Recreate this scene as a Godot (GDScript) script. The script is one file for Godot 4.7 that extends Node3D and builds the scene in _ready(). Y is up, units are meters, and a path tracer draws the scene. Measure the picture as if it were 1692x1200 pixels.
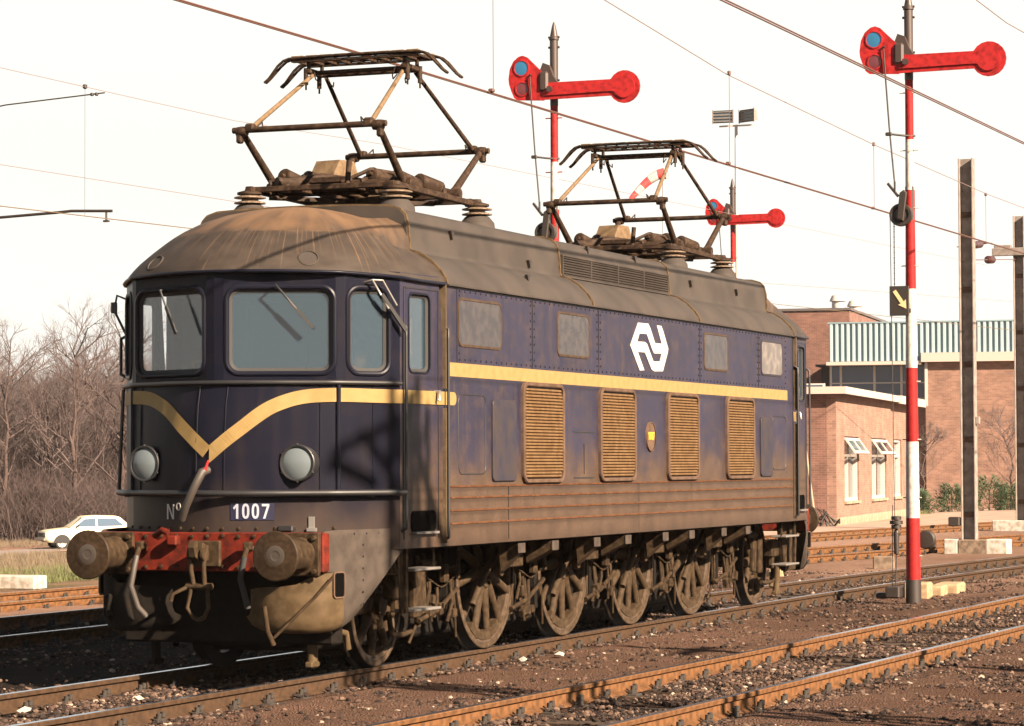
extends Node3D

# ------------------------------------------------------------------ helpers
var taken := {}
var M := {}
var rng := RandomNumberGenerator.new()
const LL := 14.98

func numbered(par: Node, called: String) -> String:
	var key := str(par.get_instance_id()) + called
	var n: int = taken.get(key, 0)
	taken[key] = n + 1
	return called if n == 0 else "%s_%03d" % [called, n]

func put(par: Node, o: Node3D, called: String) -> void:
	o.name = numbered(par, called)
	par.add_child(o, true)

func tag(o: Node3D, label: String, category := "", group := "", kind := "") -> Node3D:
	if label: o.set_meta("label", label)
	if category: o.set_meta("category", category)
	if group: o.set_meta("group", group)
	if kind: o.set_meta("kind", kind)
	return o

func thing(called: String, label: String, category: String, at := Vector3.ZERO, group := "", turn := 0.0) -> Node3D:
	var o := Node3D.new()
	put(self, o, called)
	o.position = at
	o.rotation.y = turn
	return tag(o, label, category, group)

func part(called: String, par: Node, at := Vector3.ZERO) -> Node3D:
	var o := Node3D.new()
	put(par, o, called)
	o.position = at
	return o

func sb() -> SurfaceTool:
	var s := SurfaceTool.new()
	s.begin(Mesh.PRIMITIVE_TRIANGLES)
	s.set_smooth_group(-1)
	return s

func done(s: SurfaceTool, m: Material) -> ArrayMesh:
	s.generate_normals()
	s.set_material(m)
	return s.commit()

func obj(called: String, s: SurfaceTool, m: Material, par: Node = self) -> MeshInstance3D:
	return inst(called, done(s, m), par)

func inst(called: String, mesh: Mesh, par: Node = self, xf := Transform3D()) -> MeshInstance3D:
	var o := MeshInstance3D.new()
	o.mesh = mesh
	o.transform = xf
	put(par, o, called)
	return o

func tri(s: SurfaceTool, a: Vector3, b: Vector3, c: Vector3) -> void:
	s.add_vertex(a); s.add_vertex(b); s.add_vertex(c)

func quad(s: SurfaceTool, a: Vector3, b: Vector3, c: Vector3, d: Vector3) -> void:
	tri(s, a, b, c); tri(s, a, c, d)

func triuv(s: SurfaceTool, p: Array, uv: Array) -> void:
	for i in 3:
		s.set_uv(uv[i]); s.add_vertex(p[i])

func quaduv(s: SurfaceTool, p: Array, uv: Array) -> void:
	triuv(s, [p[0], p[1], p[2]], [uv[0], uv[1], uv[2]])
	triuv(s, [p[0], p[2], p[3]], [uv[0], uv[2], uv[3]])

func box(s: SurfaceTool, c: Vector3, size: Vector3, b := Basis(), bv := 0.0) -> void:
	s.set_smooth_group(-1)
	var h := size / 2
	var V := func(sx, sy, sz, keep: int) -> Vector3:
		var e := Vector3(bv, bv, bv)
		if keep >= 0: e[keep] = 0.0
		return c + b * Vector3(sx * (h.x - e.x), sy * (h.y - e.y), sz * (h.z - e.z))
	for ax in 3:
		var a1 := (ax + 1) % 3
		var a2 := (ax + 2) % 3
		for sg in [-1.0, 1.0]:
			var q := []
			for k in [[-1.0, -1.0], [1.0, -1.0], [1.0, 1.0], [-1.0, 1.0]]:
				var t := Vector3.ZERO
				t[ax] = sg; t[a1] = k[0]; t[a2] = k[1]
				q.append(V.call(t.x, t.y, t.z, ax))
			if sg > 0: quad(s, q[3], q[2], q[1], q[0])
			else: quad(s, q[0], q[1], q[2], q[3])
		if bv > 0.0:
			for k in [[-1.0, -1.0], [1.0, -1.0], [1.0, 1.0], [-1.0, 1.0]]:
				var t0 := Vector3.ZERO
				var t1 := Vector3.ZERO
				t0[ax] = -1.0; t1[ax] = 1.0
				t0[a1] = k[0]; t1[a1] = k[0]; t0[a2] = k[1]; t1[a2] = k[1]
				var p0: Vector3 = V.call(t0.x, t0.y, t0.z, a1)
				var p1: Vector3 = V.call(t1.x, t1.y, t1.z, a1)
				var p2: Vector3 = V.call(t1.x, t1.y, t1.z, a2)
				var p3: Vector3 = V.call(t0.x, t0.y, t0.z, a2)
				if k[0] * k[1] > 0: quad(s, p0, p1, p2, p3)
				else: quad(s, p3, p2, p1, p0)
	if bv > 0.0:
		for sx in [-1.0, 1.0]:
			for sy in [-1.0, 1.0]:
				for sz in [-1.0, 1.0]:
					var q0: Vector3 = V.call(sx, sy, sz, 0)
					var q1: Vector3 = V.call(sx, sy, sz, 1)
					var q2: Vector3 = V.call(sx, sy, sz, 2)
					if sx * sy * sz > 0: tri(s, q2, q1, q0)
					else: tri(s, q0, q1, q2)

func bar(s: SurfaceTool, a: Vector3, b: Vector3, w: float, h: float, bv := 0.0) -> void:
	box(s, (a + b) / 2, Vector3(w, h, a.distance_to(b)), facing(b - a), bv)

func facing(d: Vector3) -> Basis:   # local z along d, local y up as far as it goes
	var z := d.normalized()
	var up := Vector3.UP if absf(z.y) < 0.98 else Vector3.RIGHT
	var x := up.cross(z).normalized()
	return Basis(x, z.cross(x), z)

func tube(s: SurfaceTool, pts: Array, r, n := 8, caps := true) -> void:
	var f := facing(pts[1] - pts[0])
	var x := f.x
	var rings := []
	for i in pts.size():
		var d: Vector3
		if i == 0: d = pts[1] - pts[0]
		elif i == pts.size() - 1: d = pts[i] - pts[i - 1]
		else: d = (pts[i + 1] - pts[i]).normalized() + (pts[i] - pts[i - 1]).normalized()
		d = d.normalized()
		x = (x - d * x.dot(d)).normalized()
		var y := d.cross(x)
		var rr: float = r[i] if r is Array else r
		var ring := []
		for k in n:
			var a := TAU * k / n
			ring.append(pts[i] + (x * cos(a) + y * sin(a)) * rr)
		rings.append(ring)
	s.set_smooth_group(1)
	for i in rings.size() - 1:
		for k in n:
			var k2 := (k + 1) % n
			quad(s, rings[i][k], rings[i + 1][k], rings[i + 1][k2], rings[i][k2])
	s.set_smooth_group(-1)
	if caps:
		for k in range(1, n - 1):
			tri(s, rings[0][0], rings[0][k], rings[0][k + 1])
			var e: Array = rings[-1]
			tri(s, e[0], e[k + 1], e[k])

# profile of (radius, height) turned about the local y axis
func lathe(s: SurfaceTool, prof: Array, xf: Transform3D, n := 24, smooth := false) -> void:
	for i in prof.size() - 1:
		s.set_smooth_group(1 if smooth else 2 + i)
		var p: Vector2 = prof[i]
		var q: Vector2 = prof[i + 1]
		for k in n:
			var a := TAU * k / n
			var b := TAU * (k + 1) / n
			var pa := xf * Vector3(p.x * cos(a), p.y, p.x * sin(a))
			var pb := xf * Vector3(p.x * cos(b), p.y, p.x * sin(b))
			var qa := xf * Vector3(q.x * cos(a), q.y, q.x * sin(a))
			var qb := xf * Vector3(q.x * cos(b), q.y, q.x * sin(b))
			if p.x > 1e-5: tri(s, pa, pb, qb)
			if q.x > 1e-5: tri(s, pa, qb, qa)
	s.set_smooth_group(-1)

func along(d: Vector3, o: Vector3) -> Transform3D:   # local y runs along d
	var f := facing(d)
	return Transform3D(Basis(f.x, f.z, -f.y), o)

# polygon in local xy pushed from z=0 to z=depth
func prism(s: SurfaceTool, poly: PackedVector2Array, depth: float, xf := Transform3D(), inset := 0.0) -> void:
	s.set_smooth_group(-1)
	var p := poly
	if not Geometry2D.is_polygon_clockwise(p): p.reverse()
	var top := p
	if inset > 0.0:
		var off := Geometry2D.offset_polygon(p, -inset)
		if off.size() == 1 and off[0].size() == p.size():
			var best := 0
			for i in p.size():
				if off[0][i].distance_to(p[0]) < off[0][best].distance_to(p[0]): best = i
			top = PackedVector2Array()
			for i in p.size(): top.append(off[0][(best + i) % p.size()])
			if Geometry2D.is_polygon_clockwise(top) != Geometry2D.is_polygon_clockwise(p): top = p
	var V := func(q: PackedVector2Array, i: int, z: float) -> Vector3: return xf * Vector3(q[i].x, q[i].y, z)
	var ix := Geometry2D.triangulate_polygon(p)
	for k in range(0, ix.size(), 3):
		tri(s, V.call(p, ix[k + 2], 0.0), V.call(p, ix[k + 1], 0.0), V.call(p, ix[k], 0.0))
		tri(s, V.call(top, ix[k], depth), V.call(top, ix[k + 1], depth), V.call(top, ix[k + 2], depth))
	for i in p.size():
		var j := (i + 1) % p.size()
		var zs := depth - inset if top != p else depth
		quad(s, V.call(p, i, 0.0), V.call(p, j, 0.0), V.call(p, j, zs), V.call(p, i, zs))
		if top != p: quad(s, V.call(p, i, zs), V.call(p, j, zs), V.call(top, j, depth), V.call(top, i, depth))

func loft(s: SurfaceTool, rings: Array, closed := true, group := 1) -> void:
	s.set_smooth_group(group)
	for i in rings.size() - 1:
		var a: Array = rings[i]
		var b: Array = rings[i + 1]
		var n := a.size()
		for k in (n if closed else n - 1):
			var j := (k + 1) % n
			quad(s, a[k], b[k], b[j], a[j])
	s.set_smooth_group(-1)

func rrect(w: float, h: float, r: float, k := 6) -> Array:   # [points, outward normals] round (0,0)
	var pts := []
	var ns := []
	for c in 4:
		var cx: float = (w / 2 - r) * [1, -1, -1, 1][c]
		var cy: float = (h / 2 - r) * [1, 1, -1, -1][c]
		for i in k + 1:
			var a := PI / 2 * (c + float(i) / k)
			ns.append(Vector2(cos(a), sin(a)))
			pts.append(Vector2(cx, cy) + ns[-1] * r)
	return [pts, ns]

func rpoly(w: float, h: float, r: float) -> PackedVector2Array:
	return PackedVector2Array(rrect(w, h, r)[0])

# moulding run round a rounded rectangle; profile of (outward, height)
func frame(s: SurfaceTool, w: float, h: float, r: float, prof: Array, xf: Transform3D) -> void:
	var rr := rrect(w, h, r)
	var rings := []
	for p in prof:
		var ring := []
		for i in rr[0].size():
			var q: Vector2 = rr[0][i] + rr[1][i] * p.x
			ring.append(xf * Vector3(q.x, q.y, p.y))
		rings.append(ring)
	for i in rings.size() - 1:
		loft(s, [rings[i], rings[i + 1]], true, 3 + i)

func lin(r: float, g: float, b: float) -> Color:
	return Color(r, g, b).linear_to_srgb()

func mat(called: String, c: Color, rough := 0.7, metal := 0.0) -> StandardMaterial3D:
	var m := StandardMaterial3D.new()
	m.albedo_color = c
	m.roughness = rough
	m.metallic = metal
	M[called] = m
	return m

func ramp(cols: Array) -> Gradient:   # [[offset, linear colour], ...]
	var g := Gradient.new()
	var off := PackedFloat32Array()
	var cc := PackedColorArray()
	for c in cols:
		off.append(c[0]); cc.append(c[1])
	g.offsets = off
	g.colors = cc
	return g

func noise_tex(seed_: int, freq: float, oct: int, cols: Array, size := 512, type := FastNoiseLite.TYPE_SIMPLEX_SMOOTH) -> NoiseTexture2D:
	var n := FastNoiseLite.new()
	n.seed = seed_
	n.frequency = freq
	n.fractal_octaves = oct
	n.noise_type = type
	var t := NoiseTexture2D.new()
	t.width = size; t.height = size
	t.seamless = true
	t.noise = n
	t.color_ramp = ramp(cols)
	return t

func grime(called: String, seed_: int, a: Color, b: Color, c: Color, scale_ := 0.6, rough := 0.75, freq := 0.012, metal := 0.0) -> StandardMaterial3D:
	var m := mat(called, Color.WHITE, rough, metal)
	m.metallic_specular = 0.25
	m.albedo_texture = noise_tex(seed_, freq, 6, [[0.25, a.lerp(b, .35)], [0.5, b], [0.78, c.lerp(b, .35)]])
	m.uv1_triplanar = true
	m.uv1_world_triplanar = true
	m.uv1_scale = Vector3.ONE * scale_
	return m

func bumped(m: StandardMaterial3D, seed_: int, freq: float, cm: float) -> StandardMaterial3D:
	m.heightmap_enabled = true
	m.heightmap_texture = noise_tex(seed_, freq, 5, [[0.2, Color.BLACK], [0.8, Color.WHITE]])
	m.heightmap_scale = cm
	return m

func text_mesh(called: String, txt: String, size: float, depth: float, m: Material, par: Node, xf: Transform3D, bold := true, squeeze := 1.0, fontname := "Droid Sans") -> MeshInstance3D:
	var f := SystemFont.new()
	f.font_names = PackedStringArray([fontname])
	f.font_weight = 700 if bold else 400
	var t := TextMesh.new()
	t.text = txt
	t.font = f
	t.font_size = 64
	t.pixel_size = size / 46.0
	t.depth = depth
	t.material = m
	xf.basis = xf.basis * Basis.from_scale(Vector3(squeeze, 1, 1))
	return inst(called, t, par, xf)

# height of the ground
func ground_y(_x: float, z: float) -> float:
	return -0.13 - 1.31 * clampf((-z - 13.0) / 32.0, 0.0, 1.0)

func track_z(k: int, x: float) -> float:
	match k:
		1: return 0.0022 * maxf(x - 12.0, 0.0) ** 2
		2: return -5.62 + 0.0031 * maxf(x - 13.0, 0.0) ** 2 if x < 45 else -5.62 + 0.0031 * 1024.0 + 0.198 * (x - 45.0)
		3: return -9.6 + 0.0014 * maxf(x - 16.0, 0.0) ** 2
	return 3.98 + 0.03 * x - 0.0006 * x * x + 0.0028 * maxf(x - 16.0, 0.0) ** 2

# ------------------------------------------------------------------ materials
func materials() -> void:
	mat("navy_plain", lin(.006, .0065, .012), 0.36)
	M.navy_plain.metallic_specular = 0.25
	body_texture()
	nose_texture()
	dome_texture()
	grime("navy_side_tri", 10, lin(.018, .0185, .033), lin(.028, .0245, .031), lin(.038, .029, .027), 0.5, 0.5)
	grime("roof_grey", 11, lin(.031, .0265, .0235), lin(.041, .035, .031), lin(.053, .044, .038), 0.25, 0.7)
	grime("rib_dirt", 12, lin(.05, .03, .02), lin(.075, .048, .034), lin(.1, .062, .042), 0.8, 0.8)
	grime("bead_rust", 9, lin(.05, .02, .009), lin(.075, .032, .014), lin(.1, .05, .025), 1.4, 0.8)
	grime("yard", 46, lin(.24, .165, .125), lin(.29, .205, .16), lin(.34, .245, .195), 0.15, 0.9)
	mat("worn_steel", lin(.05, .04, .032), 0.4, 0.2)
	mat("hose_grey", lin(.035, .028, .023), 0.6)
	mat("twig_hazed", lin(.26, .2, .185), 0.95)  # distant fade put into the twig colour, paler than near trees
	grime("door_seam", 8, lin(.06, .042, .025), lin(.085, .06, .036), lin(.11, .08, .05), 1.0, 0.8)
	mat("panel_blue", lin(.007, .007, .024), 0.4)
	grime("window_rim", 7, lin(.03, .02, .015), lin(.045, .03, .02), lin(.06, .04, .026), 1.4, 0.7)
	mat("rivet_dark", lin(.014, .014, .022), 0.8)
	M.rivet_dark.metallic_specular = 0.1
	mat("tread_plate", lin(.12, .11, .1), 0.5)
	grime("seam_rust", 13, lin(.045, .03, .016), lin(.075, .05, .027), lin(.13, .085, .045), 1.4, 0.8)
	grime("slat_tan", 14, lin(.065, .036, .015), lin(.1, .058, .026), lin(.13, .08, .038), 1.1, 0.7)
	mat("black_paint", lin(.012, .012, .013), 0.5)
	mat("void", lin(.003, .003, .003), 0.9)
	M.void.metallic_specular = 0.0
	mat("tread_shaded", lin(.018, .014, .011), 0.5)  # tread darker than the tyre face, its shade put into the colour
	M.tread_shaded.metallic_specular = 0.2
	grime("under_brown", 15, lin(.012, .0075, .004), lin(.027, .017, .009), lin(.054, .035, .019), 1.6, 0.8)
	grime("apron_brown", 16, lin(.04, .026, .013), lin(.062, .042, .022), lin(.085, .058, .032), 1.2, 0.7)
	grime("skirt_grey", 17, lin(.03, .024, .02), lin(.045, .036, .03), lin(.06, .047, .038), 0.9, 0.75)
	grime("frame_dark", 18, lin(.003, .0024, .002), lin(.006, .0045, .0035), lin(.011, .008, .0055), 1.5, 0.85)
	grime("wheel_dirt", 19, lin(.02, .0125, .0065), lin(.036, .0235, .013), lin(.058, .039, .023), 1.8, 0.7)
	grime("tyre_steel", 20, lin(.028, .019, .012), lin(.05, .034, .022), lin(.085, .06, .041), 2.0, 0.5)
	grime("panto_brown", 21, lin(.014, .0085, .006), lin(.028, .017, .011), lin(.065, .041, .025), 2.0, 0.65)
	grime("panto_tan", 22, lin(.075, .048, .026), lin(.115, .078, .045), lin(.16, .11, .066), 2.0, 0.65)
	grime("beam_red", 23, lin(.03, .008, .005), lin(.085, .011, .006), lin(.13, .016, .008), 1.3, 0.6)
	grime("buffer_grease", 24, lin(.014, .009, .005), lin(.026, .016, .009), lin(.042, .028, .017), 2.4, 0.55)
	grime("yellow_stripe", 25, lin(.185, .122, .046), lin(.205, .14, .056), lin(.225, .156, .066), 0.9, 0.55)
	grime("white_paint", 49, lin(.28, .24, .2), lin(.42, .39, .36), lin(.5, .48, .46), 1.2, 0.55)
	mat("paper", lin(.27, .25, .22), 0.9)
	mat("logo_white", lin(.36, .345, .33), 0.5)
	mat("text_grey", lin(.22, .24, .29), 0.5)
	mat("plate_yellow", lin(.5, .3, .03), 0.5)
	mat("lamp_glass", lin(.1, .12, .13), 0.12)
	grime("porcelain", 47, lin(.06, .04, .022), lin(.14, .1, .07), lin(.3, .25, .2), 5.0, 0.35)
	mat("insulator_brown", lin(.04, .012, .01), 0.3)
	mat("chrome", lin(.45, .42, .38), 0.3, 0.8)
	grime("dusty_glass", 26, lin(.027, .026, .03), lin(.038, .035, .038), lin(.052, .046, .045), 0.9, 0.25)
	grime("dusty_glass_sheen", 27, lin(.07, .065, .062), lin(.1, .09, .085), lin(.17, .15, .135), 0.8, 0.3)  # dusty glass lightened by a reflection painted into its colour
	var g := mat("cab_glass", Color(0.36, 0.47, 0.55, 0.085), 0.03)
	g.transparency = BaseMaterial3D.TRANSPARENCY_ALPHA
	g = mat("window_glass", Color(0.2, 0.24, 0.28, 0.35), 0.04)
	g.transparency = BaseMaterial3D.TRANSPARENCY_ALPHA
	mat("cab_wall", lin(.045, .05, .05), 0.7)
	mat("cab_dark", lin(.025, .025, .025), 0.7)
	# track and ground
	grime("rail_rust", 31, lin(.055, .027, .0125), lin(.098, .047, .02), lin(.16, .072, .029), 1.4, 0.85)
	grime("rail_dirty", 32, lin(.028, .017, .01), lin(.044, .026, .015), lin(.066, .036, .02), 1.4, 0.85)
	mat("rail_top", lin(.3, .42, .56), 0.2, 0.95)  # reflected sky blue put into the steel tint
	mat("rail_top_worn", lin(.3, .24, .18), 0.4, 0.7)
	mat("chair_iron", lin(.022, .017, .013), 0.85)
	grime("sleeper_wood", 33, lin(.028, .02, .016), lin(.05, .037, .028), lin(.075, .056, .044), 1.0, 0.95)
	var e := mat("earth", Color.WHITE, 0.95)
	e.metallic_specular = 0.1
	e.vertex_color_use_as_albedo = true
	e.albedo_texture = noise_tex(34, 0.13, 6, [[0.25, lin(.3, .28, .27)], [0.42, lin(.6, .58, .56)], [0.58, lin(.85, .84, .83)], [0.75, lin(1.0, .98, .95)]], 1024)
	e.uv1_triplanar = true
	e.uv1_world_triplanar = true
	e.uv1_scale = Vector3.ONE * 0.55
	bumped(e, 35, 0.14, 4.0)
	var st := mat("stone", Color.WHITE, 0.9)
	st.metallic_specular = 0.15
	st.vertex_color_use_as_albedo = true
	grime("concrete", 36, lin(.25, .2, .15), lin(.36, .3, .23), lin(.45, .38, .3), 0.8, 0.9)
	grime("cover_stone", 45, lin(.2, .145, .085), lin(.28, .2, .12), lin(.35, .26, .165), 1.2, 0.9)
	grime("concrete_dark", 37, lin(.09, .065, .045), lin(.15, .11, .08), lin(.24, .18, .13), 1.0, 0.9)
	grime("white_worn", 38, lin(.22, .18, .14), lin(.36, .32, .275), lin(.45, .42, .38), 1.0, 0.8)
	grime("asphalt", 39, lin(.16, .13, .115), lin(.2, .165, .15), lin(.24, .2, .18), 0.3, 0.9)
	# signals and masts
	grime("signal_red", 41, lin(.15, .01, .011), lin(.28, .015, .016), lin(.33, .019, .02), 1.3, 0.5)
	grime("mast_red", 48, lin(.16, .012, .012), lin(.23, .014, .014), lin(.27, .018, .018), 1.2, 0.5)
	mat("lens_blue", lin(.015, .11, .22), 0.1)
	mat("lens_dark", lin(.1, .02, .025), 0.12)
	mat("mast_brown", lin(.035, .022, .018), 0.5)
	mat("iron_black", lin(.02, .014, .011), 0.55)
	mat("arrow_cream", lin(.5, .4, .2), 0.6)
	grime("mast_grey", 42, lin(.14, .118, .105), lin(.18, .155, .14), lin(.23, .2, .18), 0.6, 0.7)
	mat("wire_brown", lin(.08, .035, .026), 0.6)
	mat("wire_grey", lin(.16, .11, .1), 0.6)
	mat("galv", lin(.4, .36, .33), 0.5)
	# buildings
	brick("brick_light", 0.0)
	brick("brick_dark", 1.0)  # own colour of the far block; elsewhere shade on light brick walls
	mat("fascia_white", lin(.34, .3, .265), 0.6)
	grime("plinth", 43, lin(.2, .145, .1), lin(.25, .19, .135), lin(.3, .235, .17), 0.4, 0.85)
	mat("cladding_blue", lin(.15, .22, .25), 0.5)
	mat("frame_white", lin(.36, .34, .315), 0.5)
	mat("curtain", lin(.3, .25, .22), 0.9)
	mat("room_dark", lin(.03, .03, .035), 0.9)
	mat("glass_blue", lin(.035, .05, .085), 0.08)
	mat("roof_felt", lin(.07, .06, .06), 0.9)
	# plants
	grime("bark", 44, lin(.045, .032, .028), lin(.07, .05, .044), lin(.095, .07, .062), 2.0, 0.95)
	mat("twig", lin(.078, .056, .053), 0.95)
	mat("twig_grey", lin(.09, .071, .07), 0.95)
	mat("dry_grass", lin(.12, .09, .058), 0.95)
	mat("green_grass", lin(.09, .1, .035), 0.95)
	var nd := mat("needle", lin(.035, .06, .025), 0.8)
	nd.backlight_enabled = true
	nd.backlight = lin(.02, .035, .01)
	# car
	var cp := mat("car_cream", lin(.72, .6, .38), 0.3)
	cp.clearcoat_enabled = true
	mat("car_glass", lin(.06, .09, .13), 0.05)
	mat("rubber", lin(.015, .015, .015), 0.8)
	mat("sock_red", lin(.55, .05, .05), 0.7)

func paint(w: int, h: int, f: Callable) -> ImageTexture:
	var im := Image.create_empty(w, h, false, Image.FORMAT_RGB8)
	for y in h:
		for x in w:
			im.set_pixel(x, y, f.call(x, y))
	return ImageTexture.create_from_image(im)

func fnl(seed_: int, freq: float, oct := 4) -> FastNoiseLite:
	var n := FastNoiseLite.new()
	n.seed = seed_
	n.frequency = freq
	n.fractal_octaves = oct
	return n

# 16 m of side, 2.4 m high (y 1.1 to 3.5): dust from the track thickens downwards; runs below seams and louvres, scuffs, fine grain
func body_texture() -> void:
	var a := fnl(51, 0.006)
	var b := fnl(52, 0.03)
	var c := fnl(53, 0.03)
	var g := fnl(57, 0.3, 2)
	var r := RandomNumberGenerator.new()
	r.seed = 19
	var runs := []
	for i in 170:
		var top: float = [3.38, 3.38, 2.88, 2.58, 2.58, 1.62, 1.6][r.randi() % 7] + r.randf_range(-.03, .0)
		runs.append([r.randf_range(1.0, 15.0), top, r.randf_range(.1, .75), r.randf_range(.006, .022), r.randf_range(-.45, .6)])
	for x in [3.7, 4.7, 5.9, 6.9, 8.1, 9.1, 10.3, 11.3]: runs.append([x, 1.62, .45, .03, .6])
	var col := {}
	for q in runs:
		for px in range(int((q[0] - q[3] * 2.0) * 87.5), int((q[0] + q[3] * 2.0) * 87.5) + 1):
			if not col.has(px): col[px] = []
			col[px].append(q)
	var t := paint(1400, 240, func(x: int, y: int) -> Color:
		var hgt := 3.5 - 2.4 * y / 240.0
		var k: float = smoothstep(2.15, 1.5, hgt + a.get_noise_2d(x * 2.0, y * 1.2) * 0.2 + c.get_noise_2d(x, y) * 0.12) * 0.86
		var streak: float = clampf(b.get_noise_2d(x * 3.4, y * 0.09) * 1.3, 0.0, 1.0)
		var blot: float = clampf(c.get_noise_2d(x * 1.4, y * 2.0) + 0.05, 0.0, 1.0)
		k = clampf(k + streak * 0.2 + blot * 0.36 + 0.17 + g.get_noise_2d(x, y) * 0.1, 0.0, 1.0)
		var dark := 1.0
		if col.has(x):
			for q in col[x]:
				if hgt < q[1] and hgt > q[1] - q[2]:
					var f: float = (1.0 - (q[1] - hgt) / q[2]) * smoothstep(q[3] * 2.0, q[3] * .5, absf(x / 87.5 - q[0]))
					if q[4] > 0.0: k = minf(1.0, k + f * q[4] * .55)
					else: dark *= 1.0 + f * q[4]
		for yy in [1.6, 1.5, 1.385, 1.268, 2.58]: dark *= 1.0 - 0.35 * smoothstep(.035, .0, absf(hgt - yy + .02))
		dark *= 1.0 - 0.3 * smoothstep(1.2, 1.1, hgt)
		var base := Vector3(.0092, .0122, .034) * (1.0 + a.get_noise_2d(x + 999, y) * 0.3 + g.get_noise_2d(x + 77, y) * 0.25)
		var dust := Vector3(.054, .0345, .023) * (1.0 + b.get_noise_2d(x, y) * 0.3 + g.get_noise_2d(x, y + 55) * 0.25)
		var v := base.lerp(dust, k) * dark
		return lin(v.x, v.y, v.z))
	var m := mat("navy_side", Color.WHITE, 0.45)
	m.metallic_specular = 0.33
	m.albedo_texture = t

func nose_texture() -> void:
	var a := fnl(54, 0.008)
	var b := fnl(55, 0.03)
	var t := paint(512, 240, func(x: int, y: int) -> Color:
		var hgt := 3.5 - 2.4 * y / 240.0
		var k: float = smoothstep(1.75, 1.2, hgt + a.get_noise_2d(x, y) * 0.4) * 0.55
		k += clampf(b.get_noise_2d(x * 2.0, y * 0.12), 0.0, 1.0) * 0.14 + clampf(a.get_noise_2d(x * 2, y * 3), 0.0, 1.0) * 0.12
		var v := Vector3(.0055, .006, .012).lerp(Vector3(.048, .034, .025), clampf(k, 0.0, 1.0))
		return lin(v.x, v.y, v.z))
	var m := mat("navy_nose", Color.WHITE, 0.36)  # darker navy than the flank: the nose's weaker light is in the paint
	m.albedo_texture = t
	m.metallic_specular = 0.2

# u round the dome, v from its eaves (0) to its top (1): rust dust on top running down in dribbles
func dome_texture() -> void:
	var a := fnl(56, 0.01)
	var b := fnl(57, 0.05, 3)
	var t := paint(768, 256, func(x: int, y: int) -> Color:
		var v := y / 256.0
		var top: float = smoothstep(0.42, 0.85, v + a.get_noise_2d(x * 1.5, y) * 0.2)
		var n: float = 0.5 * b.get_noise_2d(x * 3.0, 0.0) + 0.8 * b.get_noise_2d(x * 9.0, y * 0.05)
		var drip: float = smoothstep(0.22, 0.42, n) * smoothstep(0.02, 0.4, v + a.get_noise_2d(x * 8.0, 7.0) * 0.35) * 0.42
		var base := Vector3(.033, .026, .021) * (1.0 + a.get_noise_2d(x * 2, y * 2) * 0.4)
		var c := base.lerp(Vector3(.155, .09, .047), clampf(maxf(top * 0.72, drip), 0.0, 1.0))
		return lin(c.x, c.y, c.z))
	var m := mat("roof_dome", Color.WHITE, 0.62)
	m.metallic_specular = 0.3
	m.albedo_texture = t

func brick(called: String, red: float) -> void:
	var cell := {}
	var r := RandomNumberGenerator.new()
	r.seed = 77 + int(red)
	var n := fnl(58, 0.01)
	var a := Vector3(.168, .093, .067).lerp(Vector3(.115, .054, .04), red)
	var t := paint(512, 512, func(x: int, y: int) -> Color:
		var row: int = y / 8
		var xx: int = (x + (12 if row % 2 else 0)) % 512
		var col: int = xx * 21 / 512
		var key := row * 64 + col
		if not cell.has(key): cell[key] = r.randf_range(0.8, 1.15)
		var mort: bool = y % 8 == 0 or (xx * 21) % 512 < 22
		var v: Vector3 = a * cell[key]
		if mort: v = v.lerp(Vector3(.34, .25, .2), 0.3)
		v *= 1.0 + n.get_noise_2d(x, y) * 0.3
		return lin(v.x, v.y, v.z))
	var m := mat(called, Color.WHITE, 0.9)
	m.albedo_texture = t
	m.uv1_triplanar = true
	m.uv1_world_triplanar = true
	m.uv1_scale = Vector3.ONE * 0.22
	m.uv1_triplanar_sharpness = 8.0

# ------------------------------------------------------------------ ground and tracks
func ground_color(x: float, z: float, n: FastNoiseLite) -> Color:
	var v := Vector3(.16, .1, .075)                                # cinders between the tracks
	var k := n.get_noise_2d(x * 1.0, z * 2.2)
	for t in [[1, .05], [4, .06], [2, .05]]:
		var d := absf(z - track_z(t[0], x))
		var inside := 1.0 - smoothstep(0.62, 1.15, d + k * 0.35)
		v = v.lerp(Vector3(.05, .036, .03), inside * 0.85)
	v = v.lerp(Vector3(.035, .027, .023), smoothstep(.95, .3, z + k * .3) * smoothstep(-7.2, -6.4, z) * smoothstep(19.0, 13.0, x + k * 4.0))   # shade under and left of the locomotive painted into the cinders
	var z4 := track_z(4, x)
	v = v.lerp(Vector3(.12, .072, .053), smoothstep(1.2, 2.0, z - z4 + k * 0.6) * 0.6)
	v = v.lerp(Vector3(.5, .33, .26), smoothstep(26.0, 42.0, x + k * 8.0) * smoothstep(-3.5, -7.0, z + k * 2.0))   # sandy yard beyond
	v = v.lerp(Vector3(.42, .27, .2), smoothstep(17.0, 30.0, x + k * 6.0) * 0.6)
	if z < -7.5: v = v.lerp(Vector3(.36, .23, .17), smoothstep(-7.4, -8.5, z + k * 1.2))
	var grass := smoothstep(-12.4, -13.6, z + k * 1.5) * (1.0 - smoothstep(48.0, 56.0, x + z * 0.4 + k * 6.0))
	v = v.lerp(Vector3(.25, .18, .12).lerp(Vector3(.16, .17, .08), clampf(0.5 + n.get_noise_2d(x * 2.0 + 50.0, z * 2.0) * 1.6, 0.0, 1.0)), grass)
	v *= 1.0 + 0.35 * k
	return Color(v.x, v.y, v.z)

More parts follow.
